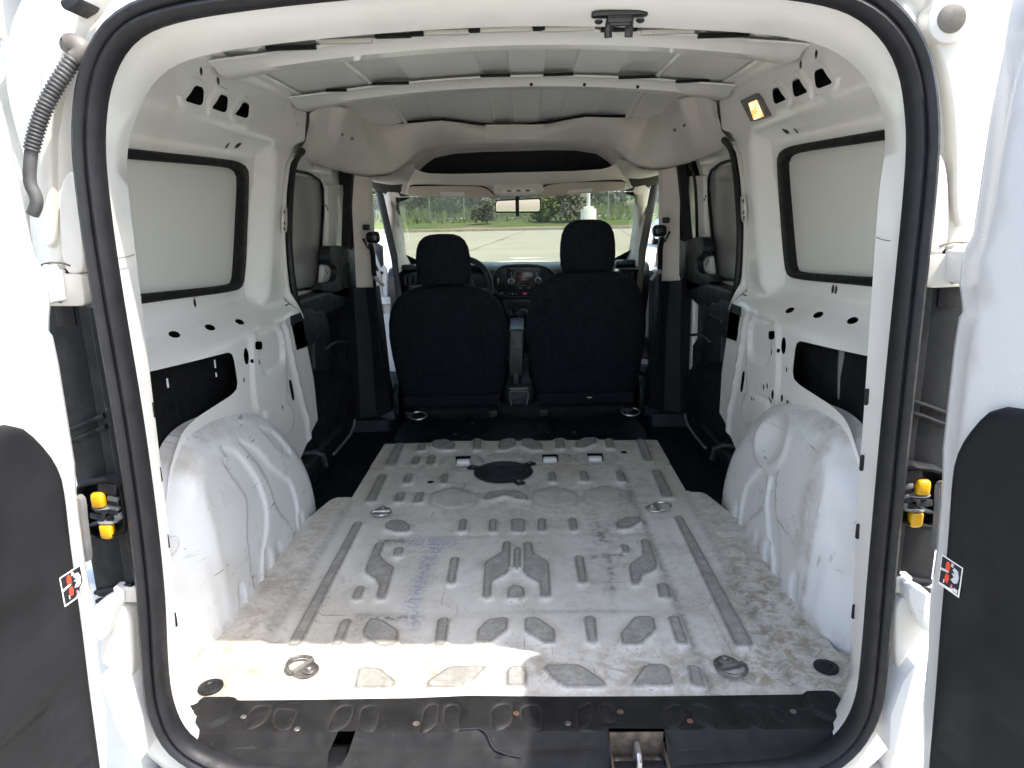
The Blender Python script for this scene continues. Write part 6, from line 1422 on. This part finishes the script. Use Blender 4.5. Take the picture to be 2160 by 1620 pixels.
# ================================================================ outer body
def bsec(Y):
    k = 1 - .155 * sst((.50 - Y) / .44)
    return [(-.80, -.38), (-.845, -.20), (-.855, .20), (-.85, .50), (-.838, .75), (-.825, 1.02), (-.80, 1.20), (-.765, 1.30), (-.70, 1.352), (-.4, 1.378), (0, 1.386)], k
def body(Y0, Y1, n, sl=None):
    cs = []
    for Y in np.linspace(Y0, Y1, n):
        s_, k = bsec(Y); c_ = [(p[0] * k, Y, p[1] - (.02 * sst((.2 - Y) / .3) if p[1] > 1 else 0)) for p in s_]
        if sl: c_ = c_[sl[0]:sl[1]]
        cs.append(c_)
    return cs
both('body_side', loft(body(.06, 2.06, 16, (0, 8))), 'white_clean', ang=50)
cs = [fullx(c[7:]) for c in body(.06, 2.74, 18)]
RO = obj('outer_roof', loft(cs), 'white_clean', ang=50)
# outer roof drop to the windscreen, roof rails over the front doors
g = loft([fullx([(p[0] * .97, 2.73, p[2] - .01) for p in body(2.45, 2.45, 1)[0][7:]]), fullx([(p[0] * .90, 2.66, min(p[2], .985)) for p in body(2.45, 2.45, 1)[0][7:]])])
obj('windscreen_frame_top', g, 'white_clean', RO)
both('front_roof_rail', loft([[(-.765, Y, 1.30), (-.80, Y, 1.20), (-.80, Y, 1.12), (-.74, Y, 1.10)] for Y in (2.0, 2.3, 2.7)]), 'white_clean', (RO, RO))
# rear top closing strip between rear frame and outer roof
g = loft([fullx([(p[0] * .985, .0, p[2] - .05) for p in body(.06, .06, 1)[0][7:]]), fullx([(p[0], .07, p[2]) for p in body(.06, .06, 1)[0][7:]])])
obj('roof_rear_edge', g, 'white_clean', RO)
# nose: wings, bonnet
hs = []
for Y, zt, hw in ((3.12, .58, .80), (3.35, .53, .80), (3.75, .44, .77), (4.05, .32, .70), (4.16, .10, .62), (4.16, -.30, .60)):
    hs.append([(-hw - .03, Y, -.38), (-hw - .03, Y, zt - .22), (-hw, Y, zt - .06), (-hw * .8, Y, zt), (0, Y, zt + .015), (hw * .8, Y, zt), (hw, Y, zt - .06), (hw + .03, Y, zt - .22), (hw + .03, Y, -.38)])
obj('bonnet', loft(hs), 'white_clean', ang=50)
obj('underbody', box((0, 2.0, -.235), (1.56, 3.9, .03), .01), 'plastic')
for s in (-1, 1):
    for Y in (.50, 3.42):
        WH = obj('wheel', loft([sring(0, 0, z, a, a, 2, 36) for z, a in ((-.09, .20), (-.09, .29), (-.06, .315), (.06, .315), (.09, .29), (.09, .20))], True, True), 'rubber')
        WH.matrix_local = Matrix.Translation(Vector((s * .76, Y, -.245)) - VAN_AT) @ Matrix.Rotation(R(90), 4, 'Y')
        rim = obj('wheel_rim', loft([sring(0, 0, s * z, a, a, 2, 36) for z, a in ((.06, .20), (.095, .195), (.085, .15), (.09, .05), (.09, .01))], True, True), 'silver', WH)
# front doors: left one open, right one closed
def front_door(name, inner, xf_, open_):
    D = obj('front_door', xf(join(prism(rnd([(0, -.30), (.98, -.30), (1.02, .20), (1.0, .555), (0, .575)], .03, 3), 'YZ', -.03, .03, .008)), xf_), 'white_clean', label=('driver door standing open' if open_ else 'passenger door, closed'))
    fr = [(1.0, .55), (.98, .80), (.88, 1.07), (.55, 1.11), (.33, 1.02), (.10, .72), (.02, .56)]
    obj('door_window_frame', xf(tube([(0, p[0], p[1]) for p in chaikin(fr, 2, False)], .022, 8), xf_), 'rubber' if not open_ else 'plastic', D)
    P, T = sheet(ccw(chaikin(fr, 2, False)), (), (), .12)
    obj('door_glass', xf((np.c_[np.zeros(len(P)), P], T), xf_), 'glass', D, ang=0)
    obj('door_card', xf(prism(rnd([(.04, -.24), (.96, -.24), (.98, .53), (.03, .55)], .04, 3), 'YZ', .02, .055, .012), xf_) if not open_ else xf(prism(rnd([(.08, -.2), (.92, -.2), (.94, .50), (.08, .52)], .04, 3), 'YZ', .02, .05, .012), xf_), 'plastic', D)
    tri = [(.02, .57), (.30, .57), (.30, .66), (.18, .86)]
    obj('quarter_pane_trim', xf(prism(tri, 'YZ', -.02, .02, .004), xf_), 'plastic', D)
    obj('door_mirror', xf(loft([sring(-.14, .12, z, a, b, 3, 18) for z, a, b in ((.60, .08, .03), (.63, .10, .05), (.78, .10, .05), (.81, .07, .03))], True, True), xf_), 'plastic', D)
    return D
# local door frame: y runs from hinge (0) rearwards, +x is the inner side
mL = Matrix.Translation((-.80, 2.98, 0)) @ Matrix.Rotation(R(0), 4, 'Z') @ Matrix(((1, 0, 0, 0), (0, -1, 0, 0), (0, 0, 1, 0), (0, 0, 0, 1)))
mLo = Matrix.Translation((-.80, 2.98, 0)) @ Matrix.Rotation(R(-62), 4, 'Z') @ Matrix(((1, 0, 0, 0), (0, -1, 0, 0), (0, 0, 1, 0), (0, 0, 0, 1)))
front_door('front_door', None, mLo, True)
front_door('front_door', None, Matrix(((-1, 0, 0, 0), (0, 1, 0, 0), (0, 0, 1, 0), (0, 0, 0, 1))) @ mL, False)
# painted door-aperture post seen through the open driver door
post = ccw([(q[0], q[2]) for q in [(-0.8185,2.96,0.7533),(-0.8049,2.96,0.7325),(-0.7974,2.96,0.6583),(-0.7556,2.96,0.5911),(-0.757,2.96,0.4653),(-0.7645,2.96,0.3891),(-0.7438,2.96,0.3802),(-0.7638,2.96,0.269),(-0.8146,2.96,0.218),(-0.8188,2.96,0.4073),(-0.8259,2.96,0.5509)]])
POST = obj('front_door_post', prism(post, 'XZ', 3.05, 2.96, .012), 'white_clean', ang=50)
obj('post_lower', box((-.80, 3.0, .02), (.16, .10, .62), .02), 'white_clean', POST)
obj('post_dark_trim', prism(ccw([(q[0], q[2]) for q in [(-0.8185,2.94,0.7419),(-0.7689,2.94,0.7122),(-0.7716,2.94,0.6096),(-0.7853,2.94,0.5933),(-0.8028,2.94,0.6433),(-0.8161,2.94,0.6928)]]), 'XZ', 2.96, 2.935, .004), 'plastic', POST)
hq = [(-0.7877,2.95,0.561)][0]
obj('post_hole', lathe([(.010, 0), (.010, -.004), (.001, -.004)], (hq[0], 2.958, hq[2]), 'Y', 12), 'void', POST)
for q in [(-0.7627,2.93,0.3972),(-0.7742,2.93,0.4143)]: obj('door_check_link', box((q[0], 2.93, q[2]), (.10, .05, .022), .005), 'white_clean', POST)
# load-bay lamp on the right rail
lc = [(0.752,1.2857,1.2148),(0.752,1.2085,1.2166),(0.752,1.0222,1.1467),(0.752,1.053,1.1375),(0.752,1.1775,1.1493)]
g = prism(rnd(ccw([(q[1], q[2]) for q in [(0.75,1.2961,1.2202),(0.75,1.1353,1.2194),(0.75,1.0964,1.1988),(0.75,1.0119,1.1395),(0.75,1.1722,1.1423)]]), .006, 3), 'YZ', .762, .738, .004)
LP = obj('load_bay_lamp', g, 'grey_plastic')
obj('lamp_lens', prism(rnd(ccw([(q[1], q[2]) for q in [(0.738,1.197,1.1992),(0.738,1.1224,1.1985),(0.738,1.0464,1.1427),(0.738,1.1341,1.1436)]]), .004, 3), 'YZ', .742, .735, .002), 'lamp', LP, label='lit amber lamp lens')
